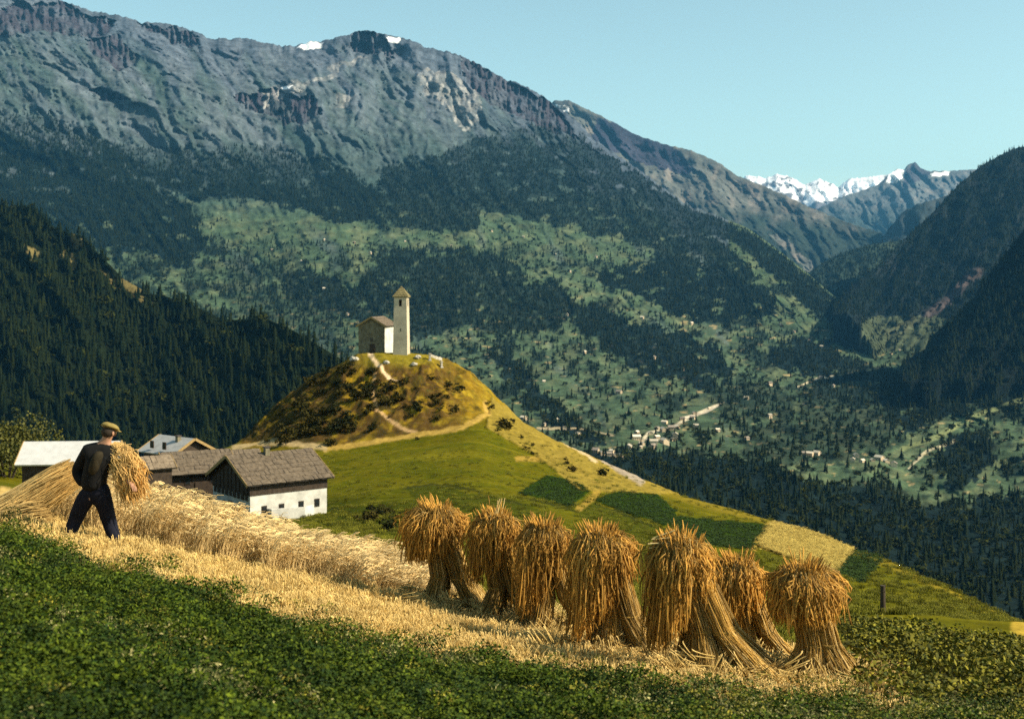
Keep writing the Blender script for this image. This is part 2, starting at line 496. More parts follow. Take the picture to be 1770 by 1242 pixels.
cur = [
    (330, [(-500, 1250), (2300, 1350)]),
    (560, [(-500, 1080), (600, 1040), (1100, 1020), (1400, 1080), (1770, 1130), (2300, 1200)]),
    (900, [(-500, 900), (400, 890), (1000, 880), (1200, 905), (1500, 985), (1770, 1020), (2300, 1050)]),
    (1400, [(-500, 790), (1000, 790), (1200, 815), (1400, 835), (1600, 860), (1770, 880), (2300, 900)]),
    (2050, [(-500, 690), (600, 690), (1000, 712), (1200, 722), (1400, 735), (1600, 745), (1770, 740), (2300, 740)]),
    ([(-500, 2800), (1400, 2800), (1770, 2500), (2300, 2500)], [(-500, 590), (400, 585), (700, 600), (1000, 625), (1200, 645), (1400, 665), (1550, 665), (1770, 660), (2300, 660)]),
    ([(-500, 3800), (1300, 3700), (1500, 3500), (1600, 3000), (1770, 2800), (2300, 2800)], [(-500, 430), (300, 440), (600, 445), (800, 460), (1000, 500), (1200, 548), (1400, 590), (1530, 620), (1600, 640), (1770, 640), (2300, 650)]),
    ([(-500, 4900), (900, 4900), (1200, 4500), (1350, 4200), (1500, 3900), (1600, 3300), (1770, 2900), (2300, 2900)], [(-500, 250), (0, 250), (300, 280), (600, 330), (800, 350), (1000, 390), (1200, 450), (1300, 480), (1400, 530), (1500, 580), (1600, 620), (1770, 628), (2300, 645)]),
    ([(-500, 5900), (900, 5900), (1200, 5100), (1350, 4600), (1500, 4100), (1600, 3450), (1770, 2950), (2300, 2950)], [(-500, 60), (0, 90), (300, 140), (600, 180), (740, 200), (900, 240), (1000, 290), (1100, 345), (1200, 398), (1300, 430), (1400, 500), (1500, 562), (1600, 610), (1770, 621), (2300, 642)]),
    (ridge_d, ridge_y),
]
M = build_sheet(mu, cur, [6, 12, 30, 52, 60, 62, 68, 76, 76], 10)
mx, my = M.PX, M.Y.copy()
ry = interp_poly(ridge_y, mx)
below = my - ry
# relief: rock is thrown out and back along the slope; gullies run down from upper left to lower right
rot = math.radians(35)
ax = (mx * math.cos(rot) + my * math.sin(rot)); ay = (-mx * math.sin(rot) + my * math.cos(rot))
hi = sstep(330, 180, my + 0.12 * (mx - 600))
acr = mx - 0.62 * my + 26 * fbm(mx / 90, my / 90, 4, 70)
wl_ = sstep(640, 340, mx + 60 * fbm(mx / 120, my / 120, 3, 66))
modu = np.clip(.75 + .9 * fbm(mx / 170, my / 110, 3, 67), .15, 1.5)
rel = 0.034 * hi * modu * (wl_ * ridged((my - .52 * mx + 26 * fbm(mx / 80, my / 60, 4, 65)) / 85, (mx + my) / 420, 6, 64, .5) + (1 - wl_) * ridged((mx + .12 * my + 22 * fbm(mx / 70, my / 70, 4, 63)) / 95, my / 330, 6, 71, 0.5))
rel += 0.011 * (2 - modu) * ridged(acr / 34, my / 120, 6, 72, .6)
rel += 0.035 * fbm(acr / 260, my / 200, 3, 73) * sstep(0, 40, below)
rel += 0.006 * fbm(mx / 25, my / 16, 5, 74)
rel *= sstep(-2, 30, below) * 0.85 + 0.15
cliffs = [[(138, 62), (205, 62), (240, 100), (238, 118), (205, 118), (165, 98)], [(408, 165), (475, 158), (540, 168), (562, 195), (520, 216), (470, 205), (430, 195)], [(612, 62), (640, 55), (665, 72), (692, 100), (640, 92), (610, 88)], [(150, 155), (200, 158), (230, 175), (180, 175)], [(0, 10), (110, 5), (150, 30), (200, 40), (190, 60), (100, 55), (0, 60)], [(790, 100), (900, 150), (960, 190), (1000, 240), (960, 232), (880, 190), (820, 160)], [(240, 42), (330, 58), (340, 80), (300, 75)]]
wx = mx + 14 * fbm(mx / 30, my / 30, 4, 75); wy = my + 12 * fbm(mx / 24, my / 24, 4, 76)
cl = np.zeros(M.D.shape)
for p in cliffs: cl = np.maximum(cl, inpoly(wx, wy, p))
rel += cl * 0.02 * ridged(mx / 9, my / 40, 3, 77)
M.D = M.D * (1 + rel * sstep(1500, 3500, M.D))
M.Y = M.Y - 3.0 * sstep(-5, 10, below) * 0 - 5 * ridged(mx / 14, my * 0 + 1.3, 4, 78) * np.exp(-below / 14) * (mx < 1250)
# hummocks of the valley floor
hum = fbm(mx / 120, my / 45, 5, 81) * sstep(600, 700, my) * sstep(1250, 900, my)
M.D = M.D * (1 + 0.05 * hum)
# land cover
wx2 = mx + 22 * fbm(mx / 45, my / 45, 5, 85) + 12 * fbm(mx / 11, my / 9, 4, 83); wy2 = my + 15 * fbm(mx / 36, my / 28, 5, 86) + 9 * fbm(mx / 11, my / 9, 4, 84)
forests = [
    (1.0, [(-500, 150), (0, 192), (60, 190), (120, 212), (190, 250), (250, 310), (320, 350), (345, 378), (352, 430), (325, 458), (250, 438), (200, 445), (100, 420), (0, 420), (-500, 420)]),
    (0.9, [(190, 250), (300, 258), (420, 248), (500, 262), (560, 275), (620, 305), (664, 350), (660, 388), (600, 382), (520, 368), (440, 348), (330, 342), (255, 310)]),
    (0.75, [(640, 300), (720, 280), (800, 250), (880, 225), (950, 215), (1010, 240), (1100, 292), (1200, 360), (1240, 368), (1300, 392), (1350, 430), (1440, 505), (1480, 545), (1440, 545), (1380, 520), (1320, 500), (1250, 492), (1190, 470), (1120, 430), (1050, 405), (950, 390), (860, 372), (830, 402), (750, 402), (680, 385), (655, 350)]),
    (0.95, [(1025, 470), (1090, 455), (1150, 440), (1180, 455), (1260, 475), (1320, 498), (1350, 535), (1310, 555), (1240, 556), (1160, 542), (1090, 505), (1035, 490)]),
    (0.8, [(470, 470), (560, 475), (620, 505), (660, 430), (760, 425), (860, 440), (900, 475), (980, 500), (1000, 540), (960, 575), (880, 580), (800, 560), (730, 590), (640, 560), (560, 540), (500, 505)]),
    (0.9, [(985, 525), (1040, 528), (1100, 560), (1180, 575), (1240, 600), (1262, 640), (1235, 685), (1180, 660), (1100, 645), (1050, 600), (1000, 575)]),
    (1.0, [(1335, 600), (1380, 582), (1440, 598), (1480, 632), (1440, 655), (1370, 645), (1325, 625)]),
    (0.9, [(840, 600), (880, 590), (905, 640), (950, 690), (1010, 735), (1050, 770), (1000, 770), (930, 720), (880, 670)]),
    (1.0, [(1000, 790), (1090, 775), (1180, 782), (1250, 790), (1330, 795), (1400, 835), (1480, 835), (1540, 850), (1600, 880), (1700, 860), (1800, 860), (2300, 880), (2300, 1300), (1100, 1300), (1000, 1000)]),
    (1.0, [(1535, 695), (1580, 650), (1640, 636), (1700, 618), (1790, 600), (1790, 700), (1700, 712), (1640, 722), (1570, 742), (1530, 725)]),
    (0.55, [(1200, 650), (1320, 660), (1440, 665), (1560, 680), (1560, 760), (1450, 800), (1330, 795), (1250, 720)]),
    (1.0, [(1615, 795), (1640, 750), (1700, 738), (1722, 775), (1695, 835), (1645, 850)]),
    (0.8, [(1380, 610), (1480, 620), (1560, 640), (1600, 625), (1560, 690), (1480, 700), (1400, 680)]),
    (1.0, [(1240, 378), (1340, 428), (1470, 545), (1430, 560), (1400, 540), (1330, 470)]),
    (0.45, [(720, 600), (860, 700), (1000, 780), (1100, 790), (1000, 900), (700, 800)]),
    (0.45, [(400, 440), (520, 470), (600, 560), (620, 620), (520, 600), (380, 520)]),
    (0.8, [(345, 425), (360, 415), (385, 418), (402, 440), (390, 450), (355, 445)]),
]
clear = [[(1245, 412), (1262, 415), (1330, 470), (1345, 492), (1325, 495), (1280, 455)], [(830, 365), (880, 370), (1000, 400), (1100, 420), (1100, 440), (1020, 455), (940, 430), (860, 425), (780, 432), (790, 408), (826, 405)], [(1310, 400), (1330, 402), (1375, 440), (1360, 442)], [(608, 298), (650, 300), (665, 315), (620, 312)]]
FM = np.zeros(M.D.shape)
for dns, p in forests: FM = np.maximum(FM, dns * inpoly(wx2, wy2, p))
patch = fbm(mx / 70, my / 32, 5, 88)
FM = np.maximum(FM, 0.65 * sstep(0.16, 0.34, patch) * sstep(400, 470, my))
FM = np.maximum(FM, 0.5 * sstep(0.24, 0.40, fbm(mx / 30 + .02 * my, my / 13, 4, 87)) * sstep(400, 450, my))
FM = FM * (1 - .8 * sstep(.30, .46, fbm(mx / 34, my / 16, 5, 82)) * (my < 780))
FM = np.maximum(FM, 0.35 * sstep(0.1, 0.4, fbm(mx / 120, my / 80, 4, 89)) * sstep(230, 300, my) * sstep(500, 400, my))
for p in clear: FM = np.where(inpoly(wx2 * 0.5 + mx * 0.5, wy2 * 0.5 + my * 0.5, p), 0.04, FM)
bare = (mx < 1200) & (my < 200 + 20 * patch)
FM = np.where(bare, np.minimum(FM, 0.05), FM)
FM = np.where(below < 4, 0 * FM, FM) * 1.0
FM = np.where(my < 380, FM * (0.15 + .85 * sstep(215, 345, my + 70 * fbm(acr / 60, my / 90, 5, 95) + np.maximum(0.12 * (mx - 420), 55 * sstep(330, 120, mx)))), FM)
C = np.ones(M.D.shape + (3,)) * np.array([0.046, 0.072, 0.038])
C = lerp3(C, sstep(-0.2, 0.5, fbm(mx / 40, my / 18, 4, 90)) * 0.7, [0.095, 0.110, 0.055])
C = lerp3(C, sstep(400, 300, my) * 0.8, [0.032, 0.052, 0.056])
C = lerp3(C, sstep(-0.1, 0.6, fbm(acr / 60, my / 120, 6, 91)) * sstep(360, 250, my) * 0.7, [0.062, 0.080, 0.084])
rockm = sstep(0.1, 0.8, 0.95 * np.exp(-below / 80.0) + 0.7 * fbm(acr / 40, my / 130, 7, 92, .62)) * (mx < 1260)
C = lerp3(C, rockm * 0.7, [0.066, 0.080, 0.112])
C = lerp3(C, sstep(0.1, 0.8, ridged(acr / 55, my / 220, 6, 93, .6)) * hi * 0.6 * np.clip(modu, 0, 1), [0.11, 0.125, 0.145])
C = lerp3(C, cl * (.45 + .5 * sstep(-.3, .3, fbm(acr / 18, my / 50, 4, 97))), [0.042, 0.038, 0.048])
for p in ([(430, 200), (480, 150), (545, 135), (600, 102), (640, 98), (600, 112), (560, 140), (500, 160)], [(740, 118), (790, 130), (830, 165), (820, 225), (790, 215), (770, 180), (740, 165), (720, 135)], [(580, 165), (615, 160), (600, 182), (575, 185)]):
    C = lerp3(C, inpoly(wx, wy, p) * (0.3 + 0.6 * sstep(-0.1, 0.3, fbm(mx / 8, my / 12, 3, 94))), [0.24, 0.235, 0.22])
for p in ([(512, 84), (528, 75), (556, 75), (556, 84), (530, 87)], [(668, 66), (692, 68), (688, 76), (672, 74)], [(485, 150), (505, 148), (500, 154), (486, 155)]):
    C = lerp3(C, inpoly(mx + 4 * patch, my, p).astype(float), [0.8, 0.8, 0.8])
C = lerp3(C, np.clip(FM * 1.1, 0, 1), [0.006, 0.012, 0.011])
# ochre banks, roads, river bed
for p, w, c in (([(1110, 762), (1120, 748), (1160, 740), (1190, 722), (1240, 700)], 3.5, [0.45, 0.38, 0.26]), ([(1180, 722), (1220, 712), (1252, 694)], 2, [0.45, 0.38, 0.28]), ([(1560, 775), (1620, 755), (1680, 720), (1770, 690)], 6, [0.14, 0.16, 0.07]),
                ([(1380, 668), (1410, 655), (1440, 650)], 2.5, [0.4, 0.34, 0.22]), ([(930, 740), (1000, 740), (1060, 752)], 2.0, [0.3, 0.24, 0.14]), ([(1455, 512), (1470, 530), (1490, 560), (1530, 590)], 4, [0.22, 0.22, 0.2]), ([(1570, 810), (1600, 780), (1650, 762)], 2.5, [0.32, 0.28, 0.18])):
    C = lerp3(C, sstep(w, w * 0.4, dline(mx, my, p) + 2 * patch), c)
och = sstep(0.42, 0.6, fbm(mx / 26, my / 7, 4, 96)) * sstep(480, 560, my) * (1 - np.clip(FM, 0, 1))
C = lerp3(C, och * 0.7, [0.30, 0.22, 0.10])
mat_mtn = terrain_mat("mountain_ground", 0.012, 0.06, 0.55, 1.5, 0.9, 14.0)
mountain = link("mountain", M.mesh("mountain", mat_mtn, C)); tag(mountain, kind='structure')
M_FM = FM

# ------------------------------------------------------------------ other ridges
def ridge_sheet(name, u0, u1, du, outline, base, d_top, d_base, rows, mats, colf, relief=0.03, rough_top=3, seed=0, drop=1.25, lean=0.6):
    u = np.arange(u0, u1 + du, du)
    yt = interp_poly(outline, u)
    yb = interp_poly(base, u)
    yb = np.maximum(yb, yt + 4)
    dT = interp_poly(d_top, u) if isinstance(d_top, list) else np.full(len(u), float(d_top))
    dB = interp_poly(d_base, u) if isinstance(d_base, list) else np.full(len(u), float(d_base))
    v = np.linspace(0, 1, rows)[:, None]
    D = np.exp(np.log(dB) * (1 - v) + np.log(dT) * v)
    Yy = yb * (1 - v) + yt * v
    yy0 = Yy.copy(); U = np.broadcast_to(u, D.shape)
    below = yy0 - yt
    top = -rough_top * ridged(U / 16, U * 0 + seed, 4, seed) * np.exp(-below / 10)
    acr = U - lean * yy0 + 14 * fbm(U / 50, yy0 / 50, 4, seed + 5)
    rel = relief * (ridged(acr / 60, yy0 / 220, 6, seed + 1, .55) + 0.25 * fbm(U / 18, yy0 / 14, 4, seed + 2)) * sstep(-2, 25, below)
    D = D * (1 + rel)
    # far side of the ridge falls away, a skirt closes the foot
    Yy = Yy + top
    D2 = np.vstack([D[:1] * 0.97, D, D[-1:] * 1.03, D[-1:] * drop])
    Y2 = np.vstack([Yy[:1] + 160, Yy, Yy[-1:] + 12, Yy[-1:] + 420])
    S = Sheet(u, D2, Y2)
    col, fm = colf(np.vstack([U[:1], U, U[-2:]]), np.vstack([yy0[:1], yy0, yy0[-2:]]), np.vstack([below[:1], below, below[-2:]]))
    o = link(name, S.mesh(name, mats, col)); tag(o, kind='structure')
    S.FM = fm; S.pyy = np.vstack([yy0[:1], yy0, yy0[-2:]])
    return S

def cov_forest(U, Y, B, seed, base, forest, amount):
    c = np.ones(U.shape + (3,)) * np.array(base)
    n = fbm(U / 40, Y / 30, 5, seed)
    c = lerp3(c, sstep(0, .5, fbm(U / 30, Y / 60, 5, seed + 3)) * 0.6, [b * 1.7 for b in base])
    fm = np.clip(amount + 0.7 * n, 0, 1)
    c = lerp3(c, np.clip(fm * 1.1, 0, 1), forest)
    return c, fm

mat_far = terrain_mat("far_ridges", 0.006, 0.03, 0.6, 1.4, 0.9, 25.0)
mat_right = terrain_mat("right_slopes", 0.014, 0.07, 0.5, 1.5, 0.9, 12.0)
# left spruce slope
outB = [(-500, 330), (-60, 345), (0, 356), (50, 358), (100, 398), (142, 408), (178, 446), (213, 482), (254, 506), (285, 512), (346, 533), (386, 553), (430, 552), (457, 549), (508, 572), (549, 596), (620, 640), (700, 690)]
def covB(U, Y, B):
    c = np.ones(U.shape + (3,)) * np.array([0.007, 0.011, 0.004])
    fm = np.ones(U.shape)
    w = U + 12 * fbm(U / 18, Y / 18, 4, 101); w2 = Y + 12 * fbm(U / 18, Y / 18, 4, 102)
    scar = np.zeros(U.shape)
    for p in ([(118, 405), (140, 410), (150, 440), (128, 430)], [(105, 425), (125, 440), (140, 465), (115, 460)], [(170, 460), (190, 470), (205, 500), (185, 490)], [(205, 470), (240, 500), (262, 530), (235, 515), (215, 500)], [(40, 425), (62, 430), (60, 448), (45, 445)]):
        scar = np.maximum(scar, inpoly(w, w2, p))
    c = lerp3(c, scar * .8, [0.14, 0.11, 0.04])
    mea = (B < 16 + 10 * fbm(U / 20, Y / 20, 3, 104)) & (U > 255) & (U < 256)
    c = lerp3(c, mea.astype(float), [0.13, 0.15, 0.04])
    fm = fm * (1 - scar); fm = np.where(mea, 0.12, fm)
    return c, fm
B_S = ridge_sheet("hillside", -500, 700, 3, outB, [(-500, 850), (0, 850), (300, 850), (500, 830), (700, 800)], [(-500, 2000), (0, 1800), (300, 1500), (560, 1150), (700, 1050)], [(-500, 900), (300, 860), (560, 800), (700, 800)], 150, mat_right, covB, 0.045, 1, 100, 1.15)
def covD(U, Y, B): return cov_forest(U, Y, B, 111, [0.016, 0.019, 0.016], [0.005, 0.008, 0.007], 1.0)  # colours darkened to stand for the shade on this slope
D_S = ridge_sheet("hillside_right", 1560, 2300, 4, [(1560, 625), (1600, 604), (1603, 590), (1637, 558), (1676, 527), (1696, 494), (1736, 442), (1770, 398), (1850, 320), (2300, 100)], [(1560, 660), (2300, 680)], [(1560, 2700), (2300, 3000)], 2350, 90, mat_right, covD, 0.03, 2, 110, lean=-0.7)
def covE(U, Y, B):
    c, fm = cov_forest(U, Y, B, 121, [0.026, 0.03, 0.032], [0.007, 0.012, 0.012], 0.85)  # shade of the left-facing mountainside is put into these dark colours
    d = dline(U + 8 * fbm(U / 12, Y / 12, 3, 124), Y, [(1690, 470), (1660, 495), (1640, 520), (1590, 555), (1540, 575)])
    c = lerp3(c, sstep(12, 5, d), [0.06, 0.048, 0.045]); fm = fm * (d > 10)
    foot = (Y > 548 + 8 * fbm(U / 20, Y / 20, 3, 125)) & (U > 1490)
    c = lerp3(c, foot * 0.8, [0.06, 0.075, 0.04]); fm = np.where(foot, 0.15, fm)
    return c, fm
E_S = ridge_sheet("mountain_right", 1440, 2400, 3, [(1440, 528), (1455, 511), (1480, 489), (1519, 460), (1544, 435), (1578, 401), (1608, 374), (1637, 342), (1667, 312), (1696, 288), (1736, 266), (1770, 253), (1850, 215), (2400, 20)], [(1440, 545), (1465, 540), (1500, 585), (1530, 640), (2400, 660)], [(1440, 4200), (1600, 4800), (1770, 5200), (2400, 5600)], [(1440, 3700), (1530, 3300), (2400, 3100)], 150, mat_right, covE, 0.035, 3, 120, lean=-0.7)
def covE2(U, Y, B): return cov_forest(U, Y, B, 131, [0.07, 0.08, 0.08], [0.02, 0.03, 0.03], 0.7)
E2 = ridge_sheet("mountain_spur", 1490, 1700, 3, [(1490, 440), (1519, 425), (1534, 400), (1559, 368), (1590, 352), (1613, 348), (1700, 320)], [(1490, 470), (1700, 560)], 8500, 7000, 60, mat_far, covE2, 0.03, 3, 130)
def covF2(U, Y, B): return cov_forest(U, Y, B, 141, [0.06, 0.08, 0.05], [0.018, 0.03, 0.022], 0.95)
F2 = ridge_sheet("wooded_spur", 1385, 1620, 3, [(1385, 480), (1406, 466), (1430, 450), (1450, 440), (1480, 430), (1510, 422), (1540, 418), (1620, 410)], [(1385, 500), (1450, 540), (1620, 600)], [(1385, 5600), (1620, 6300)], [(1385, 5200), (1450, 4700), (1620, 4500)], 70, mat_far, covF2, 0.03, 1, 140)
def covF(U, Y, B):
    c = np.ones(U.shape + (3,)) * np.array([0.085, 0.09, 0.08])
    c = lerp3(c, sstep(0, .5, fbm(U / 30, Y / 24, 5, 151)) * 0.7, [0.16, 0.14, 0.12])
    w = U + 8 * fbm(U / 14, Y / 14, 4, 152); w2 = Y + 6 * fbm(U / 14, Y / 14, 4, 153)
    cliff = inpoly(w, w2, [(1018, 238), (1034, 203), (1060, 212), (1130, 240), (1160, 250), (1205, 298), (1170, 300), (1120, 285), (1060, 262)])
    c = lerp3(c, cliff * 1.0, [0.035, 0.035, 0.05])
    fm = sstep(330, 380, Y - 0.12 * (U - 1200) + 26 * fbm(U / 30, Y / 30, 4, 154)) * 0.9
    fm = np.where(inpoly(w, w2, [(1330, 405), (1345, 402), (1410, 460), (1400, 470)]), 0, fm)
    c = lerp3(c, fm, [0.016, 0.028, 0.022])
    for p in ([(958, 186), (975, 180), (985, 196), (975, 205)],):
        c = lerp3(c, inpoly(w, w2, p) * sstep(0, .2, fbm(U / 5, Y / 5, 3, 155)), [0.8, 0.8, 0.8])
    return c, fm
F_S = ridge_sheet("mountain_second", 940, 1560, 2.5, [(940, 200), (956, 176), (983, 175), (1010, 188), (1033, 199), (1070, 218), (1097, 234), (1146, 250), (1195, 262), (1244, 283), (1273, 305), (1318, 322), (1355, 338), (1392, 356), (1430, 372), (1465, 386), (1524, 405), (1560, 425)], [(940, 330), (1200, 470), (1400, 520), (1560, 520)], [(940, 10500), (1300, 9500), (1560, 8500)], [(940, 8500), (1300, 7000), (1560, 6600)], 150, mat_far, covF, 0.03, 3, 150)
def covG(U, Y, B):
    c = np.ones(U.shape + (3,)) * np.array([0.09, 0.10, 0.10])
    c = lerp3(c, sstep(0, .5, fbm(U / 20, Y / 14, 5, 161)) * 0.7, [0.15, 0.14, 0.13])
    w = U + 5 * fbm(U / 9, Y / 9, 4, 162)
    for p in ([(1534, 316), (1536, 300), (1556, 292), (1566, 296), (1550, 318)], [(1606, 300), (1640, 298), (1640, 304), (1612, 306)]):
        c = lerp3(c, inpoly(w, Y, p) * 1.0, [0.85, 0.85, 0.85])
    c = lerp3(c, inpoly(w, Y, [(1560, 320), (1566, 296), (1583, 280), (1608, 300), (1590, 312)]) * 1.0, [0.05, 0.05, 0.06])
    fm = sstep(340, 385, Y + 10 * fbm(U / 20, Y / 20, 4, 163)) * 0.8
    c = lerp3(c, fm, [0.02, 0.035, 0.03])
    return c, fm
G_S = ridge_sheet("mountain_far", 1385, 1720, 2, [(1385, 390), (1416, 361), (1455, 342), (1490, 330), (1519, 320), (1536, 303), (1550, 294), (1563, 294), (1572, 284), (1581, 281), (1590, 290), (1600, 296), (1630, 297), (1681, 295), (1720, 290)], [(1385, 430), (1720, 440)], [(1385, 14000), (1720, 15500)], 12500, 90, mat_far, covG, 0.03, 2.5, 160)
def covH(U, Y, B):
    c = np.ones(U.shape + (3,)) * np.array([0.12, 0.12, 0.13])
    sn = sstep(-0.12, 0.08, fbm(U / 12, Y / 9, 5, 171) + 0.28 * np.exp(-B / 14))
    big = inpoly(U + 4 * fbm(U / 8, Y / 8, 3, 172), Y, [(1455, 332), (1468, 312), (1519, 306), (1524, 316), (1500, 332), (1470, 336)]) | inpoly(U, Y, [(1392, 340), (1416, 318), (1450, 326), (1452, 336), (1420, 350)])
    sn = np.maximum(sn * 0.9, big)
    c = lerp3(c, sn * (B < 38), [0.85, 0.85, 0.85])
    return c, sn * 0
H_S = ridge_sheet("snow_mountain", 1270, 1560, 2, [(1270, 320), (1290, 306), (1303, 306), (1325, 309), (1342, 303), (1360, 306), (1375, 312), (1391, 322), (1404, 316), (1416, 311), (1432, 316), (1450, 326), (1458, 318), (1465, 311), (1490, 309), (1519, 306), (1560, 300)], [(1270, 400), (1560, 400)], 20000, 17000, 80, mat_far, covH, 0.03, 3.5, 170)
# ------------------------------------------------------------------ buildings
def box_bm(bm, cx, cy, cz, sx, sy, sz, rz=0.0):
    M4 = Matrix.Translation((cx, cy, cz)) @ Matrix.Rotation(rz, 4, 'Z') @ Matrix.Diagonal((sx, sy, sz, 1))
    bmesh.ops.create_cube(bm, size=1.0, matrix=M4)

def bm_obj(name, bm, mat, parent=None, smooth=False):
    me = bpy.data.meshes.new(name)
    bmesh.ops.recalc_face_normals(bm, faces=bm.faces)
    bm.to_mesh(me); bm.free()
    if smooth:
        for p in me.polygons: p.use_smooth = True
    me.materials.append(mat)
    return link(name, me, parent)

def box(name, c, s, mat, parent=None, bev=0.0):
    bm = bmesh.new(); box_bm(bm, *c, *s)
    if bev: bmesh.ops.bevel(bm, geom=bm.edges[:], offset=bev, segments=1, affect='EDGES')
    return bm_obj(name, bm, mat, parent)

m_plaster = flat_mat("white_plaster", (0.58, 0.56, 0.50), 0.9, 0.8, 0.66, 1.14, 0.5, 0.05)
m_chapel = flat_mat("chapel_plaster", (0.50, 0.43, 0.31), 0.92, 0.45, 0.68, 1.14, 0.3, 0.04)
m_nave = flat_mat("weathered_stone", (0.16, 0.14, 0.09), 0.95, 1.6, 0.5, 1.4, 0.8, 0.1)
m_timber = flat_mat("dark_timber", (0.045, 0.032, 0.022), 0.85, 3.0, 0.6, 1.5, 0.4, 0.03)
m_slate = flat_mat("stone_slabs", (0.15, 0.115, 0.078), 0.85, 2.2, 0.55, 1.5, 0.4, 0.03, 0.28)
m_slatedk = flat_mat("roof_underlay", (0.07, 0.058, 0.05), 0.9, 2.0)
m_metal = flat_mat("pale_sheet_metal", (0.52, 0.51, 0.49), 0.5, 1.5, 0.85, 1.1, spec=0.5)
m_grey = flat_mat('grey_sheet_roof', (0.34, 0.33, 0.31), 0.55, 1.5, 0.8, 1.15, spec=0.4)
m_edge = flat_mat("roof_edge_board", (0.30, 0.20, 0.08), 0.8, 3.0)
m_glass = flat_mat("dark_window_glass", (0.015, 0.018, 0.02), 0.2, spec=0.5)
m_stone = flat_mat("pale_stone", (0.42, 0.38, 0.31), 0.9, 3.0, 0.6, 1.2, 0.6, 0.05)
m_moss = flat_mat("lichen_slabs", (0.20, 0.165, 0.075), 0.9, 3.0, 0.6, 1.4, 0.4, 0.03, 0.25)

def slab_tiles(bm, o, ux, uy, n, L, S, th, rng, tl=0.75, tw=0.55):
    """irregular overlapping stone slabs over a roof plane; o = lower left corner"""
    rows = max(1, int(S / tl)); cols = max(1, int(L / tw))
    for r in range(rows):
        off = rng.uniform(-0.5, 0.5) * tw
        for c in range(cols + 1):
            a0 = max(0, c * tw + off + rng.uniform(-.06, .06)); a1 = min(L, (c + 1) * tw + off + rng.uniform(-.06, .02))
            if a1 - a0 < 0.1: continue
            b0 = r * S / rows - rng.uniform(0, .08); b1 = b0 + S / rows + 0.10
            h0 = th * rng.uniform(1.0, 2.2); h1 = th * 0.35
            vv = []
            for (a, b, h) in ((a0, b0, h0), (a1, b0, h0), (a1, b1, h1), (a0, b1, h1)):
                vv.append(bm.verts.new(o + ux * a + uy * b + n * h))
            w = [bm.verts.new(v.co - n * h) for v, h in zip(vv[:2], (h0, h0))]
            bm.faces.new(vv); bm.faces.new((w[0], w[1], vv[1], vv[0]))

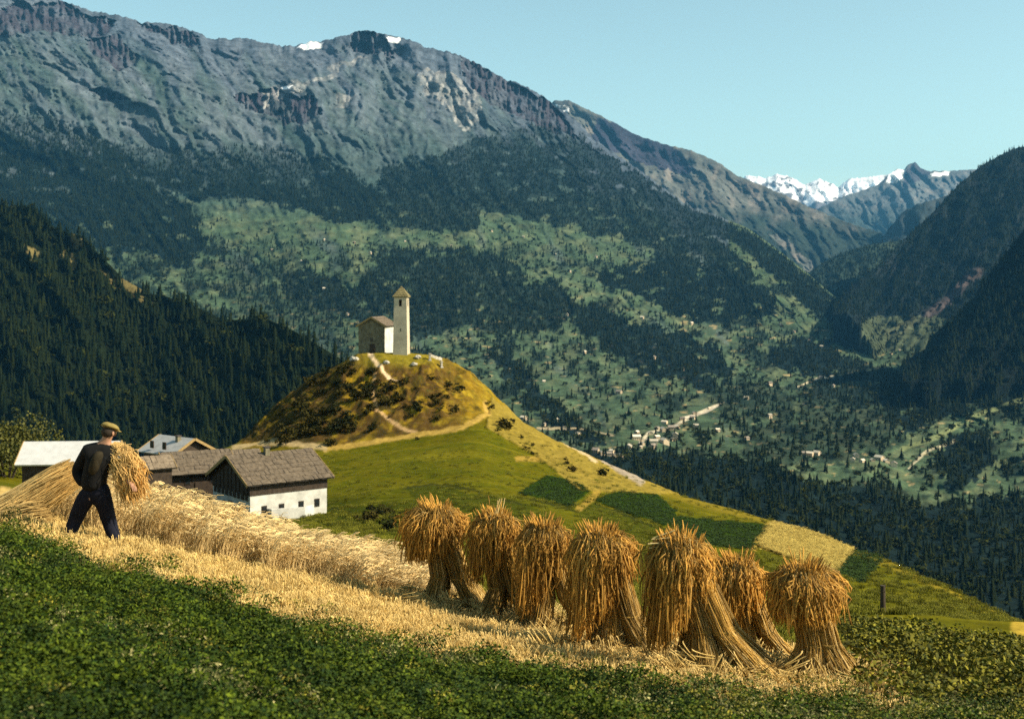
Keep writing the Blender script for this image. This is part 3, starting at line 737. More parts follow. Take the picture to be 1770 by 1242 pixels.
def gable_house(name, label, cat, px, d, L, W, hw, rise, rot, wallm, roofm, tilem=None, base_z=None, over=0.45, windows=(), door=None, chimney=None, upper=None, group=None, edge=True, sink=1.0, tile_as_parts=False, ptop=None):
    """L along local x (ridge), W along local y; rot turns the ridge from +X"""
    x, y, _ = P(px, 0, d)
    gz = ground_z(x, y) if base_z is None else base_z
    if ptop: hw = -(ptop - HY) / F * d - gz - rise
    root = empty(name, (x, y, gz), rot)
    tag(root, label, cat, group)
    rng = random.Random(int(px * 7 + d))
    print(name, 'wall', round(hw, 2))
    lx, ly = L / 2, W / 2
    bm = bmesh.new()
    hz1 = hw if upper is None else hw - upper
    def prism(bm, z0, z1, gable):
        b = [bm.verts.new(v) for v in ((-lx, -ly, z0), (lx, -ly, z0), (lx, ly, z0), (-lx, ly, z0))]
        t = [bm.verts.new(v) for v in ((-lx, -ly, z1), (lx, -ly, z1), (lx, ly, z1), (-lx, ly, z1))]
        for i in range(4): bm.faces.new((b[i], b[(i + 1) % 4], t[(i + 1) % 4], t[i]))
        bm.faces.new(b[::-1])
        if gable:
            g = [bm.verts.new((-lx, 0, z1 + rise)), bm.verts.new((lx, 0, z1 + rise))]
            bm.faces.new((t[0], t[3], g[0])); bm.faces.new((t[2], t[1], g[1]))
            bm.faces.new((t[0], g[0], g[1], t[1])); bm.faces.new((t[3], t[2], g[1], g[0]))
        else: bm.faces.new(t)
    prism(bm, -sink, hz1, upper is None)
    bm_obj("wall", bm, wallm, root)
    if upper is not None:
        bm = bmesh.new(); prism(bm, hz1 + 0.003, hw, True)
        for v in bm.verts: v.co.x *= 1.012; v.co.y *= 1.012
        w2 = bm_obj("timber_wall", bm, m_timber, root)
    # roof: two thick slabs
    sl = math.hypot(ly, rise); ex = over / sl * ly; ez = over / sl * rise
    th = 0.16
    for sgn in (-1, 1):
        n = Vector((0, sgn * rise, ly)).normalized()
        e0 = Vector((-lx - over, sgn * (ly + ex), hw - ez + 0.02)); r0 = Vector((-lx - over, 0, hw + rise + 0.02))
        e1 = e0 + Vector((L + 2 * over, 0, 0)); r1 = r0 + Vector((L + 2 * over, 0, 0))
        bm = bmesh.new()
        lo = [bm.verts.new(v) for v in (e0, e1, r1, r0)]
        up = [bm.verts.new(v + n * th) for v in (e0, e1, r1, r0)]
        bm.faces.new(lo[::-1]); bm.faces.new(up)
        for i in range(4): bm.faces.new((lo[i], lo[(i + 1) % 4], up[(i + 1) % 4], up[i]))
        ro = bm_obj("roof", bm, roofm, root)
        if tilem is not None:
            bm = bmesh.new()
            slab_tiles(bm, e0 + n * (th + 0.005), Vector((1, 0, 0)), (r0 - e0).normalized(), n, L + 2 * over, (r0 - e0).length, 0.035, rng)
            t = bm_obj("stone_slabs", bm, tilem, ro); t['kind'] = 'stuff'
        if edge:
            for s2 in (0, 1):
                a, b = (e0, r0) if s2 == 0 else (e1, r1)
                dx = -0.05 if s2 == 0 else 0.05
                bm = bmesh.new(); q = []
                for pnt in (a, b):
                    for (ox, on) in ((0, -0.10), (dx, -0.10), (dx, th + 0.07), (0, th + 0.07)):
                        q.append(bm.verts.new(pnt + Vector((ox, 0, 0)) + n * on))
                for i in range(4): bm.faces.new((q[i], q[(i + 1) % 4], q[4 + (i + 1) % 4], q[4 + i]))
                bm.faces.new(q[:4]); bm.faces.new(q[4:])
                bm_obj("barge_board", bm, m_edge, root)
    # windows: (side, along, z, w, h)
    for (side, al, z, w, h) in windows:
        if side == 'front': c = (al, -ly - 0.0, z); s = (w, 0.10, h); s2 = (w * .72, 0.04, h * .78); c2 = (al, -ly - 0.055, z)
        elif side == 'back': c = (al, ly, z); s = (w, 0.10, h); s2 = (w * .72, 0.04, h * .78); c2 = (al, ly + 0.055, z)
        elif side == 'left': c = (-lx, al, z); s = (0.10, w, h); s2 = (0.04, w * .72, h * .78); c2 = (-lx - 0.055, al, z)
        else: c = (lx, al, z); s = (0.10, w, h); s2 = (0.04, w * .72, h * .78); c2 = (lx + 0.055, al, z)
        f = box("window", c, s, m_timber, root)
        box("pane", c2, s2, m_glass, f)
    if door:
        side, al, w, h = door
        c = (al, -ly - 0.02, h / 2) if side == 'front' else (-lx - 0.02, al, h / 2)
        s = (w, 0.12, h) if side == 'front' else (0.12, w, h)
        dd = box("door", c, s, m_timber, root)
        box("handle", (c[0] + (0.35 * w if side == 'front' else -0.08), c[1] - (0.08 if side == 'front' else 0.35 * w), 1.0), (0.06, 0.06, 0.12), m_edge, dd)
    if chimney:
        al, ac, h = chimney
        zc = hw + rise - abs(ac) / ly * rise
        ch = box("chimney", (al, ac, zc + h / 2 - 0.2), (0.5, 0.5, h + 0.4), m_nave, root)
        box("chimney_cap", (al, ac, zc + h + 0.03), (0.68, 0.68, 0.1), m_slatedk, ch)
    return root

farm = gable_house("farmhouse", "white farmhouse with brown stone slab roof and dark gable, right end of the hamlet", "farmhouse",
    466, 134, 9.0, 9.0, 3.9, 2.3, math.radians(38), m_plaster, m_slatedk, m_slate, upper=1.3, over=0.6,
    windows=[('front', -2.9, 1.5, .6, .85), ('front', -0.9, 1.5, .6, .85), ('front', 1.4, 1.55, .6, .85), ('front', 3.3, 1.6, .6, .85), ('left', -2.4, 1.4, .7, .9), ('left', 1.6, 1.4, .7, .9)],
    door=('left', 0.0, 1.1, 2.0), chimney=(-0.6, -0.5, 1.0), ptop=783)
for k in range(9):   # vertical boards of the gable
    yy = -3.8 + k * 0.95
    hh = 2.6 + (4.5 - abs(yy)) / 4.5 * 2.3
    box("board", (-4.56 - 0.035, yy, 2.62 + (hh - 2.6) / 2 + 0.55), (0.05, 0.5 + 0.2 * (k % 2), max(0.3, hh - 1.3)), m_timber, farm)
low = gable_house("barn", "dark barn under a broad brown slab roof, between the farmhouse and the pale-roofed house", "barn",
    337, 141, 6.6, 7.2, 4.6, 1.7, math.radians(27), m_timber, m_slatedk, m_slate, over=0.7,
    windows=[('front', -1.6, 2.4, .7, .9), ('front', 1.2, 2.4, .7, .9)], door=('front', 0, 1.6, 2.2), ptop=781)
tall = gable_house("mountain_house", "tallest house of the hamlet with a pale reflecting roof, behind the brown barn", "house",
    306, 156, 6.0, 5.6, 6.6, 1.5, math.radians(-38), m_timber, m_grey, None, over=0.6,
    windows=[('front', -1.3, 4.6, .7, .9), ('front', 1.2, 4.6, .7, .9), ('left', 0, 4.4, .7, .9)], chimney=(1.3, -0.8, 0.8), ptop=756)
shed = gable_house("shed", "low shed with a bright white metal roof, behind the man", "shed",
    126, 112, 7.6, 4.4, 2.6, 1.45, math.radians(4), m_timber, m_metal, None, over=0.5,
    windows=[('front', -2.6, 1.6, .6, .7)], door=('front', -1.0, 1.2, 1.9), ptop=765)
small = gable_house("lean_shed", "smallest shed with a weathered slab roof, left of the brown barn beside the carried sheaf", "shed",
    267, 124, 2.6, 2.8, 2.4, 0.9, math.radians(35), m_timber, m_slatedk, m_slate, over=0.35, door=('front', 0, 0.9, 1.8), ptop=790)
back = gable_house("hay_barn", "narrow brown-roofed hay barn peeking out behind the farmhouse ridge", "barn",
    395, 150, 6.5, 4.5, 4.4, 1.4, math.radians(25), m_timber, m_slatedk, m_slate, over=0.5, windows=[('front', 0, 2.6, .7, .9)], ptop=780)
# whitewashed yard wall in front of the farmhouse
def yard_wall():
    pts = [on_ground(418, 884, 60), on_ground(470, 897, 60), on_ground(528, 893, 60), on_ground(556, 884, 60)]
    bm = bmesh.new()
    V = []
    for p in pts:
        z = ground_z(p[0], p[1])
        V.append([bm.verts.new((p[0], p[1] + o, z + h)) for (o, h) in ((-.2, -.6), (-.2, 1.05), (.2, 1.05), (.2, -.6))])
    for a, b in zip(V[:-1], V[1:]):
        for i in range(4): bm.faces.new((a[i], a[(i + 1) % 4], b[(i + 1) % 4], b[i]))
    bm.faces.new(V[0]); bm.faces.new(V[-1])
    o = bm_obj("yard_wall", bm, m_plaster)
    tag(o, "low whitewashed yard wall along the meadow side of the white farmhouse", "wall")
yard_wall()

# chapel
ch_x, ch_y, _ = P(694, 0, 240)
ch_z = ground_z(ch_x, ch_y)
top_z = P(0, 513.5, 240)[2]
def chapel_tower():
    rot = math.radians(-6)
    root = empty("bell_tower", (ch_x, ch_y, ch_z), rot)
    tag(root, "tall pale square bell tower with a pyramid roof, beside the chapel on the hilltop", "bell tower")
    H = top_z - ch_z
    b, t = 1.42, 1.22
    def hw(z): return b + (t - b) * z / H
    oz0, oz1, ow = H - 1.75, H - 0.45, 0.30
    bm = bmesh.new()
    zs = [-1.5, oz0, oz1, H]
    # shaft with a real opening through each belfry face
    for k in range(4):
        R = Matrix.Rotation(k * math.pi / 2, 3, 'Z')
        def q(x0, x1, z0, z1, dep0=0.0):
            vs_ = [bm.verts.new(R @ Vector((x, -hw(z) + dep0, z))) for (x, z) in ((x0(z0), z0), (x1(z0), z0), (x1(z1), z1), (x0(z1), z1))]
            bm.faces.new(vs_)
        q(lambda z: -hw(z), lambda z: hw(z), -1.5, oz0)
        q(lambda z: -hw(z), lambda z: -ow, oz0, oz1); q(lambda z: ow, lambda z: hw(z), oz0, oz1)
        q(lambda z: -hw(z), lambda z: hw(z), oz1, H)
        for (a, bb) in (((-ow, oz0), (-ow, oz1)), ((ow, oz0), (ow, oz1)), ((-ow, oz0), (ow, oz0)), ((-ow, oz1), (ow, oz1))):
            vv = [Vector((a[0], -hw(a[1]), a[1])), Vector((bb[0], -hw(bb[1]), bb[1])), Vector((bb[0], -hw(bb[1]) + 0.45, bb[1])), Vector((a[0], -hw(a[1]) + 0.45, a[1]))]
            bm.faces.new([bm.verts.new(R @ v) for v in vv])
    bmesh.ops.remove_doubles(bm, verts=bm.verts, dist=0.001)
    w = bm_obj("shaft", bm, m_chapel, root)
    # dark belfry core with bell
    box("belfry_core", (0, 0, H - 1.1), (1.2, 1.2, 1.7), m_timber, root)
    bm = bmesh.new()
    r = t + 0.28
    base = [bm.verts.new((sx * r, sy * r, H)) for sx, sy in ((-1, -1), (1, -1), (1, 1), (-1, 1))]
    base2 = [bm.verts.new((sx * r, sy * r, H + 0.16)) for sx, sy in ((-1, -1), (1, -1), (1, 1), (-1, 1))]
    ap = bm.verts.new((0, 0, H + 2.15))
    for i in range(4):
        bm.faces.new((base[i], base[(i + 1) % 4], base2[(i + 1) % 4], base2[i])); bm.faces.new((base2[i], base2[(i + 1) % 4], ap))
    bm.faces.new(base[::-1])
    roof = bm_obj("roof", bm, m_moss, root)
    rng = random.Random(4)
    bm = bmesh.new()
    for k in range(4):
        R = Matrix.Rotation(k * math.pi / 2, 3, 'Z')
        for row in range(6):
            f0, f1 = row / 6, (row + 1.25) / 6
            z0, z1 = H + 0.16 + 2.0 * f0, H + 0.16 + 2.0 * min(1, f1)
            w0, w1 = r * (1 - f0), r * max(0, 1 - f1)
            n = max(1, int(w0 / 0.28))
            for c in range(n):
                a0 = -1 + 2 * c / n; a1 = a0 + 2 / n - 0.03
                lift = rng.uniform(.04, .10)
                vv = [Vector((a0 * w0, -w0 - lift, z0 + .03)), Vector((a1 * w0, -w0 - lift, z0 + .03)), Vector((a1 * w1, -w1 - .01, z1 + .01)), Vector((a0 * w1, -w1 - .01, z1 + .01))]
                bm.faces.new([bm.verts.new(R @ v) for v in vv])
    sl = bm_obj("stone_slabs", bm, m_moss, roof); sl['kind'] = 'stuff'
    box("slit_window", (0.1, -hw(4.6) - 0.0, 4.6), (0.16, 0.05, 0.6), m_glass, root)
chapel_tower()
nv_x, nv_y, _ = P(652, 0, 244)
nz_ = ground_z(nv_x, nv_y)
nave = gable_house("chapel", "small stone chapel with a low gable roof, left of the tall pale tower", "chapel",
    652, 246.5, 8.0, 5.3, P(0, 563, 242)[2] - ch_z + 0.35, 1.55, math.radians(80), m_nave, m_slatedk, m_slate, base_z=ch_z - 0.35, over=0.45, windows=[('left', 0.0, 2.9, .5, .8)], door=('left', -0.2, 1.1, 2.1), sink=2.5)
# white plaster slab puts the sunlight into the side wall's colour
lw = box("side_wall", (0, -2.66, (P(0, 563, 242)[2] - ch_z + 0.2) / 2 - 0.4), (7.9, 0.06, P(0, 563, 242)[2] - ch_z + 1.0), m_plaster, nave)
def stone_post(px, py, h, w, label, rz):
    p = on_ground(px, py, 180) or P(px, py, 238)
    root = empty("stone_post", (p[0], p[1], p[2] - 0.1), rz); tag(root, label, "post")
    bm = bmesh.new(); box_bm(bm, 0, 0, h / 2, w, w, h)
    for v in bm.verts:
        if v.co.z > 0.1: v.co.x *= .8; v.co.y *= .8
    bmesh.ops.bevel(bm, geom=bm.edges[:], offset=0.04, segments=1, affect='EDGES')
    bm_obj("shaft", bm, m_stone, root)
    box("capstone", (0, 0, h + 0.09), (w * 1.25, w * 1.25, 0.18), m_stone, root, 0.03)
    box("footing", (0, 0, 0.05), (w * 1.35, w * 1.35, 0.3), m_stone, root, 0.03)
stone_post(743, 622, 1.2, 0.42, "upper whitish stone post just right of the bell tower", 0.2)
stone_post(763, 634, 1.0, 0.42, "lower whitish stone post farther right of the bell tower", 0.5)
def low_wall(name, pts, h, label):
    bm = bmesh.new(); rng = random.Random(9)
    for (a, b) in zip(pts[:-1], pts[1:]):
        pa, pb = [(on_ground(*q, 180) or P(q[0], q[1], 238)) for q in (a, b)]
        n = 7
        for i in range(n):
            f = (i + .5) / n
            c = [pa[j] + (pb[j] - pa[j]) * f for j in range(3)]
            ln = math.dist(pa, pb) / n
            box_bm(bm, c[0], c[1], c[2] + h / 2 - .15 + rng.uniform(-.05, .05), ln * .98, .4 + rng.uniform(-.05, .05), h + rng.uniform(-.12, .12), math.atan2(pb[1] - pa[1], pb[0] - pa[0]))
    o = bm_obj(name, bm, m_stone); tag(o, label, "wall")
low_wall("dry_stone_wall", [(744, 616), (752, 619), (763, 622)], 0.6, "short low stone wall between the two whitish posts")
def boulder(px, py, r, label, dmin=180):
    p = on_ground(px, py, dmin)
    if p is None: return
    bm = bmesh.new(); bmesh.ops.create_icosphere(bm, subdivisions=3, radius=r)
    s = px * 0.37
    for v in bm.verts:
        c = v.co / r
        k = 1 + 0.28 * float(gnoise(c.x * 1.6 + s, c.y * 1.6 + c.z * 1.3, 5)) + 0.12 * float(gnoise(c.x * 5 + s, c.y * 5 + c.z * 4, 6))
        v.co = Vector((c.x * 1.25, c.y, c.z * 0.8)) * r * k
    o = bm_obj("boulder", bm, m_stone); o.location = (p[0], p[1], p[2] + r * 0.15)
    tag(o, label, "boulder")
boulder(722, 618, 0.55, "pale boulder lying right beside the foot of the bell tower")
boulder(716, 630, 0.50, "pale boulder on the grass below the bell tower")
boulder(668, 627, 0.5, "pale boulder beside the light path below the chapel")
boulder(612, 622, 0.7, "pale orange boulder at the left brink of the hilltop")

# tiny houses of the valley, each one its own thing
def m_at(px, py):
    c0 = int(np.clip(np.interp(px, mu, np.arange(len(mu))), 0, len(mu) - 1))
    ys = M.Y[:, c0]; ds = M.D[:, c0]
    for k in range(len(ys) - 1):
        if (ys[k] - py) * (ys[k + 1] - py) <= 0 and ys[k] > ys[k + 1]:
            t = (ys[k] - py) / (ys[k] - ys[k + 1] + 1e-9)
            return P(px, py, ds[k] + (ds[k + 1] - ds[k]) * t)
    return P(px, py, 2000)
m_vroof = flat_mat("village_roof", (0.20, 0.165, 0.13), 0.85, 0.5, 0.7, 1.3, rnd=0.35)
m_vroofl = flat_mat("village_pale_roof", (0.56, 0.48, 0.36), 0.7, 0.5, 0.8, 1.1, rnd=0.4)
m_vwall = flat_mat("village_wall", (0.52, 0.40, 0.26), 0.9, 0.6, 0.8, 1.2, rnd=0.35)
def proto_house(L, W, h, r, wm, rm):
    root = link("village_house", None)
    bm = bmesh.new(); lx, ly = L / 2, W / 2
    b = [bm.verts.new(v) for v in ((-lx, -ly, -4), (lx, -ly, -4), (lx, ly, -4), (-lx, ly, -4))]
    t = [bm.verts.new(v) for v in ((-lx, -ly, h), (lx, -ly, h), (lx, ly, h), (-lx, ly, h))]
    g = [bm.verts.new((-lx, 0, h + r)), bm.verts.new((lx, 0, h + r))]
    for i in range(4): bm.faces.new((b[i], b[(i + 1) % 4], t[(i + 1) % 4], t[i]))
    bm.faces.new((t[0], t[3], g[0])); bm.faces.new((t[2], t[1], g[1]))
    bm.faces.new((t[0], g[0], g[1], t[1])); bm.faces.new((t[3], t[2], g[1], g[0]))
    bm_obj("wall", bm, wm, root)
    bm = bmesh.new()
    for s in (-1, 1):
        n = Vector((0, s * r, ly)).normalized() * 0.25
        q = [Vector((-lx - .7, s * (ly + .8), h - .8 * r / ly + .05)), Vector((lx + .7, s * (ly + .8), h - .8 * r / ly + .05)), Vector((lx + .7, 0, h + r + .05)), Vector((-lx - .7, 0, h + r + .05))]
        lo = [bm.verts.new(v) for v in q]; up = [bm.verts.new(v + n) for v in q]
        bm.faces.new(lo[::-1]); bm.faces.new(up)
        for i in range(4): bm.faces.new((lo[i], lo[(i + 1) % 4], up[(i + 1) % 4], up[i]))
    bm_obj("roof", bm, rm, root)
    bm = bmesh.new()
    for k in range(4):
        for fz in (1.4, 3.9):
            box_bm(bm, -lx + (k + .5) * L / 4, -ly - .02, fz, .9, .1, 1.2)
    bm_obj("windows", bm, m_glass, root)["kind"] = "stuff"
    return root
def copy_tree(o, parent=None):
    c = o.copy(); COL.objects.link(c); c.parent = parent
    for chd in list(o.children): copy_tree(chd, c)
    return c
vh = [proto_house(11, 9, 5.2, 2.6, m_vwall, m_vroof), proto_house(13, 9, 5.5, 2.6, m_vwall, m_vroofl), proto_house(9, 8, 4.4, 2.2, m_vwall, m_vroofl)]
spots = []; rj = random.Random(5)
A = "small pale house in the bright village cluster on the valley floor right of the knoll"
Bl = "small house at the near village edge, just above the bare slope of the crest"
Cl = "small house beside the valley road in the dark woods above the golden field"
Dl = "small chalet scattered over the sunny slopes beyond the chapel tower"
El = "small house of the far village where the valley narrows"
for q in [(1108, 768), (1118, 760), (1128, 764), (1140, 758), (1120, 750), (1132, 744), (1147, 747), (1160, 742), (1112, 776), (1130, 772), (1146, 768), (1160, 764), (1098, 762), (1175, 738), (1182, 728), (1192, 722), (1205, 735), (1200, 715), (1170, 752), (1084, 774), (1222, 708), (1150, 734), (1104, 752)]: spots.append((q[0] + rj.uniform(-5, 5), q[1] + rj.uniform(-3, 3), A, "houses of the village cluster"))
for q in [(1028, 783), (1052, 787), (1064, 789), (1072, 791), (1040, 786), (1058, 782)]: spots.append((*q, Bl, "houses at the near village edge"))
for q in [(1388, 786), (1400, 787), (1412, 786), (1474, 796), (1490, 799), (1508, 797), (1520, 795), (1532, 799), (1480, 790), (1545, 806)]: spots.append((*q, Cl, "houses along the valley road"))
for q in [(560, 415), (612, 420), (520, 452), (470, 432), (640, 438), (700, 418), (780, 425), (850, 400), (905, 410), (960, 440), (985, 470), (1030, 445), (980, 545), (1060, 540), (1130, 620), (1180, 640), (1010, 610), (1070, 680), (880, 640), (940, 660), (1290, 690), (1330, 665), (1330, 720), (1390, 700), (1240, 745), (1290, 760), (940, 735), (975, 742), (960, 728), (905, 725), (1000, 752), (1420, 655), (1440, 668), (560, 500), (600, 545), (1110, 550), (1195, 560)]: spots.append((*q, Dl, "chalets scattered on the slopes"))
for q in [(1480, 590), (1492, 596), (1500, 588), (1488, 602), (1505, 600), (1512, 610), (1420, 600), (1455, 585), (1465, 598), (1540, 612), (1555, 606), (1372, 575), (1350, 562), (1398, 590)]: spots.append((*q, El, "houses of the far village"))
rng = random.Random(12)
first = [True, True, True]
for (px, py, lab, grp) in spots:
    k = rng.choice([0, 1, 1, 2, 2] if lab in (A, Cl, Bl) else [0, 0, 2, 2])
    p = m_at(px, py)
    if first[k]: o = vh[k]; first[k] = False
    else: o = copy_tree(vh[k])
    o.location = p; o.rotation_euler = (0, 0, rng.uniform(-1.5, 1.5))
    s = rng.uniform(0.5, 0.95) * (1.0 if p[1] < 2400 else 1.15); o.scale = (s, s, s)
    tag(o, lab, "house", grp)
# ------------------------------------------------------------------ trees
def foliage_mat(name, c1, c2, trans=0.0, rough=0.85):
    m, nt, bs = new_mat(name)
    oi = nt.nodes.new("ShaderNodeObjectInfo")
    r = ramp(nt, oi.outputs['Random'], [(0.0, c1), (1.0, c2)])
    n = nz(nt, 0.9, 3, 0.6)
    r2 = ramp(nt, n.outputs[0], [(0.3, 0.6), (0.7, 1.5)])
    a = mul(nt, r.outputs[0], r2.outputs[0])
    nt.links.new(a.outputs[0], bs.inputs['Base Color'])
    bs.inputs['Roughness'].default_value = rough
    bs.inputs['Specular IOR Level'].default_value = 0.04
    return m
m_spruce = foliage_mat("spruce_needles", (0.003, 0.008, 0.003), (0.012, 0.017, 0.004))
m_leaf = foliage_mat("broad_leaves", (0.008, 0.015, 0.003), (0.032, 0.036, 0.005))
m_bark = flat_mat("bark", (0.06, 0.045, 0.032), 0.95, 4.0)
m_shrub = foliage_mat("shrub_leaves", (0.014, 0.018, 0.006), (0.05, 0.04, 0.009))

def conifer_geo(rng, tiers, spokes, H=1.0, R=0.2, bare=0.08):
    V = []; Fc = []
    for t in range(tiers):
        f = t / tiers
        z0 = H * (bare + (1 - bare) * f)
        z1 = H * (bare + (1 - bare) * min(1.0, f + 1.9 / tiers))
        r = R * (1 - f) ** 0.85 * rng.uniform(0.85, 1.15) + 0.012
        ph = rng.uniform(0, 6.28)
        k0 = len(V); V.append((0, 0, z1))
        n = max(4, int(spokes * (1 - 0.45 * f)))
        for s in range(n):
            a = ph + 2 * math.pi * s / n + rng.uniform(-.15, .15); rr = r * rng.uniform(0.7, 1.25)
            V.append((math.cos(a) * rr, math.sin(a) * rr, z0 - 0.03 * H * rng.uniform(0.2, 1.3)))
            a2 = ph + 2 * math.pi * (s + .5) / n
            V.append((math.cos(a2) * r * 0.42, math.sin(a2) * r * 0.42, z0 + 0.035 * H))
        m = 2 * n
        for s in range(m): Fc.append((k0, k0 + 1 + s, k0 + 1 + (s + 1) % m))
    return V, Fc
def trunk_geo(H, r0, r1, n=6, z0=0.0):
    V = []; Fc = []
    for z, r in ((z0, r0), (H, r1)):
        for k in range(n):
            a = 2 * math.pi * k / n; V.append((math.cos(a) * r, math.sin(a) * r, z))
    for k in range(n):
        a, b = k, (k + 1) % n
        Fc += [(a, b, n + b), (a, n + b, n + a)]
    return V, Fc
def leafy_geo(rng, n, sx, sz, cz, leaf, lumps=7):
    """leaf clumps spread through lumpy volume"""
    cs = [(rng.gauss(0, sx * .45), rng.gauss(0, sx * .45), cz + rng.gauss(0, sz * .42), rng.uniform(.35, .62) * sx) for _ in range(lumps)]
    V = []; Fc = []
    for i in range(n):
        c = rng.choice(cs)
        d = Vector((rng.gauss(0, 1), rng.gauss(0, 1), rng.gauss(0, 1))).normalized() * c[3] * rng.uniform(.55, 1.1)
        p = Vector((c[0] + d.x, c[1] + d.y, c[2] + d.z * sz / sx * .9))
        a = Vector((rng.gauss(0, 1), rng.gauss(0, 1), rng.gauss(0, .6))).normalized() * leaf * rng.uniform(.6, 1.3)
        b = a.cross(Vector((rng.gauss(0, 1), rng.gauss(0, 1), rng.gauss(0, 1)))).normalized() * leaf * rng.uniform(.4, .9)
        k = len(V)
        V += [tuple(p - a), tuple(p + b), tuple(p + a), tuple(p - b)]
        Fc += [(k, k + 1, k + 2), (k, k + 2, k + 3)]
    return V, Fc

rng = random.Random(21)
near_con = []; near_leaf = []
for i in range(5):
    V, Fc = conifer_geo(rng, 11, 11, 1.0, rng.uniform(.17, .24)); c = np_mesh("spruce_crown", V, Fc, m_spruce)
    V, Fc = trunk_geo(0.9, 0.02, 0.004, z0=-0.1); t = np_mesh("spruce_trunk", V, Fc, m_bark)
    near_con.append((c, t))
for i in range(4):
    V, Fc = leafy_geo(rng, 330, .36, .40, .60, .05, 9); c = np_mesh("broadleaf_crown", V, Fc, m_leaf)
    V, Fc = trunk_geo(0.6, 0.03, 0.012, z0=-0.1); t = np_mesh("broadleaf_trunk", V, Fc, m_bark)
    near_leaf.append((c, t))
def proto_obj(name, V, Fc, mat):
    return bpy.data.objects.new(name, np_mesh(name, V, Fc, mat))
far_protos = []
for i in range(4):
    V, Fc = conifer_geo(rng, 5, 6, 1.0, rng.uniform(.17, .23)); far_protos.append(proto_obj("spruce_small", V, Fc, m_spruce))
for i in range(2):
    V, Fc = leafy_geo(rng, 60, .42, .40, .48, .13, 6); far_protos.append(proto_obj("broadleaf_small", V, Fc, m_leaf))

def cloud(name, pts, scl, rz, idx, protos, kind='stuff', tilt=None):
    """many copies on the vertices of one mesh, through geometry nodes"""
    n = len(pts)
    me = bpy.data.meshes.new(name); me.vertices.add(n)
    me.vertices.foreach_set("co", np.asarray(pts, np.float32).ravel())
    a = me.attributes.new("scl", 'FLOAT_VECTOR', 'POINT'); a.data.foreach_set("vector", np.asarray(scl, np.float32).ravel())
    r = np.zeros((n, 3), np.float32); r[:, 2] = rz
    if tilt is not None: r[:, :2] = tilt
    a = me.attributes.new("rot", 'FLOAT_VECTOR', 'POINT'); a.data.foreach_set("vector", r.ravel())
    a = me.attributes.new("idx", 'INT', 'POINT'); a.data.foreach_set("value", np.asarray(idx, np.int32))
    o = link(name, me)
    pc = bpy.data.collections.new(name + "_kinds")
    for k, q in enumerate(protos):
        q.name = "%s_kind_%02d" % (name, k) if q.users_collection == () else q.name
        pc.objects.link(q)
    ng = bpy.data.node_groups.new(name + "_scatter", 'GeometryNodeTree')
    ng.interface.new_socket("Geometry", in_out='INPUT', socket_type='NodeSocketGeometry')
    ng.interface.new_socket("Geometry", in_out='OUTPUT', socket_type='NodeSocketGeometry')
    N = ng.nodes; Lk = ng.links
    gi = N.new("NodeGroupInput"); go = N.new("NodeGroupOutput")
    ci = N.new("GeometryNodeCollectionInfo"); ci.inputs['Collection'].default_value = pc
    ci.inputs['Separate Children'].default_value = True; ci.inputs['Reset Children'].default_value = True
    ip = N.new("GeometryNodeInstanceOnPoints"); ip.inputs['Pick Instance'].default_value = True
    def na(nm, ty):
        q = N.new("GeometryNodeInputNamedAttribute"); q.data_type = ty; q.inputs['Name'].default_value = nm; return q
    s_, r_, i_ = na("scl", 'FLOAT_VECTOR'), na("rot", 'FLOAT_VECTOR'), na("idx", 'INT')
    Lk.new(gi.outputs[0], ip.inputs['Points']); Lk.new(ci.outputs[0], ip.inputs['Instance'])
    Lk.new(i_.outputs['Attribute'], ip.inputs['Instance Index']); Lk.new(s_.outputs['Attribute'], ip.inputs['Scale'])
    e2r = N.new("FunctionNodeEulerToRotation"); Lk.new(r_.outputs['Attribute'], e2r.inputs[0]); Lk.new(e2r.outputs[0], ip.inputs['Rotation'])
    Lk.new(ip.outputs[0], go.inputs[0])
    md = o.modifiers.new("scatter", 'NODES'); md.node_group = ng
    if kind: o['kind'] = kind
    return o

def scatter_sheet(S, FMx, hfun, kspace, smin, seed, leafy, umin=-60, umax=1830, dmin=0, vis=True):
    g = np.random.default_rng(seed)
    R_, C_ = S.D.shape
    py = S.Y
    dY = py[:-1, :-1] - py[1:, :-1]; dU = np.diff(S.u)[None, :]
    D = S.D[:-1, :-1]; f = FMx[:-1, :-1]
    area = np.clip(dY, 0, None) * dU
    U = S.PX[:-1, :-1]
    hpx = hfun(U, py[:-1, :-1], D) * F / D
    sp = np.maximum(kspace * hpx, smin)
    lam = f * area / (sp * sp) * 1.0
    lam *= (U > umin) & (U < umax) & (D > dmin) & (py[:-1, :-1] > -20)
    if vis: lam *= py[:-1, :-1] < crest_yf(U) + hpx * 0.9
    cnt = g.poisson(np.clip(lam, 0, 5))
    rr, cc = np.nonzero(cnt)
    rep = cnt[rr, cc]
    rr = np.repeat(rr, rep); cc = np.repeat(cc, rep)
    px, pyy, d = S.at(cc + g.random(len(cc)), rr + g.random(len(rr)))
    h = hfun(px, pyy, d) * g.uniform(0.55, 1.3, len(px))
    lf = g.random(len(px)) < leafy(px, pyy, d)
    h = np.where(lf, h * 0.8, h)
    X = np.stack([(px - CX) / F * d, d, -(pyy - HY) / F * d], -1)
    return X, h, lf, px, pyy
all_ = []
def hM(px, py, d): return np.interp(d, [600, 1200, 2500, 4000, 6000], [11, 12, 14.5, 15.5, 15.5])
def lfM(px, py, d): return np.interp(py, [350, 480, 640, 800], [0.02, 0.12, 0.35, 0.5])
all_.append((*scatter_sheet(M, M_FM, hM, 0.38, 2.6, 1, lfM), 0))
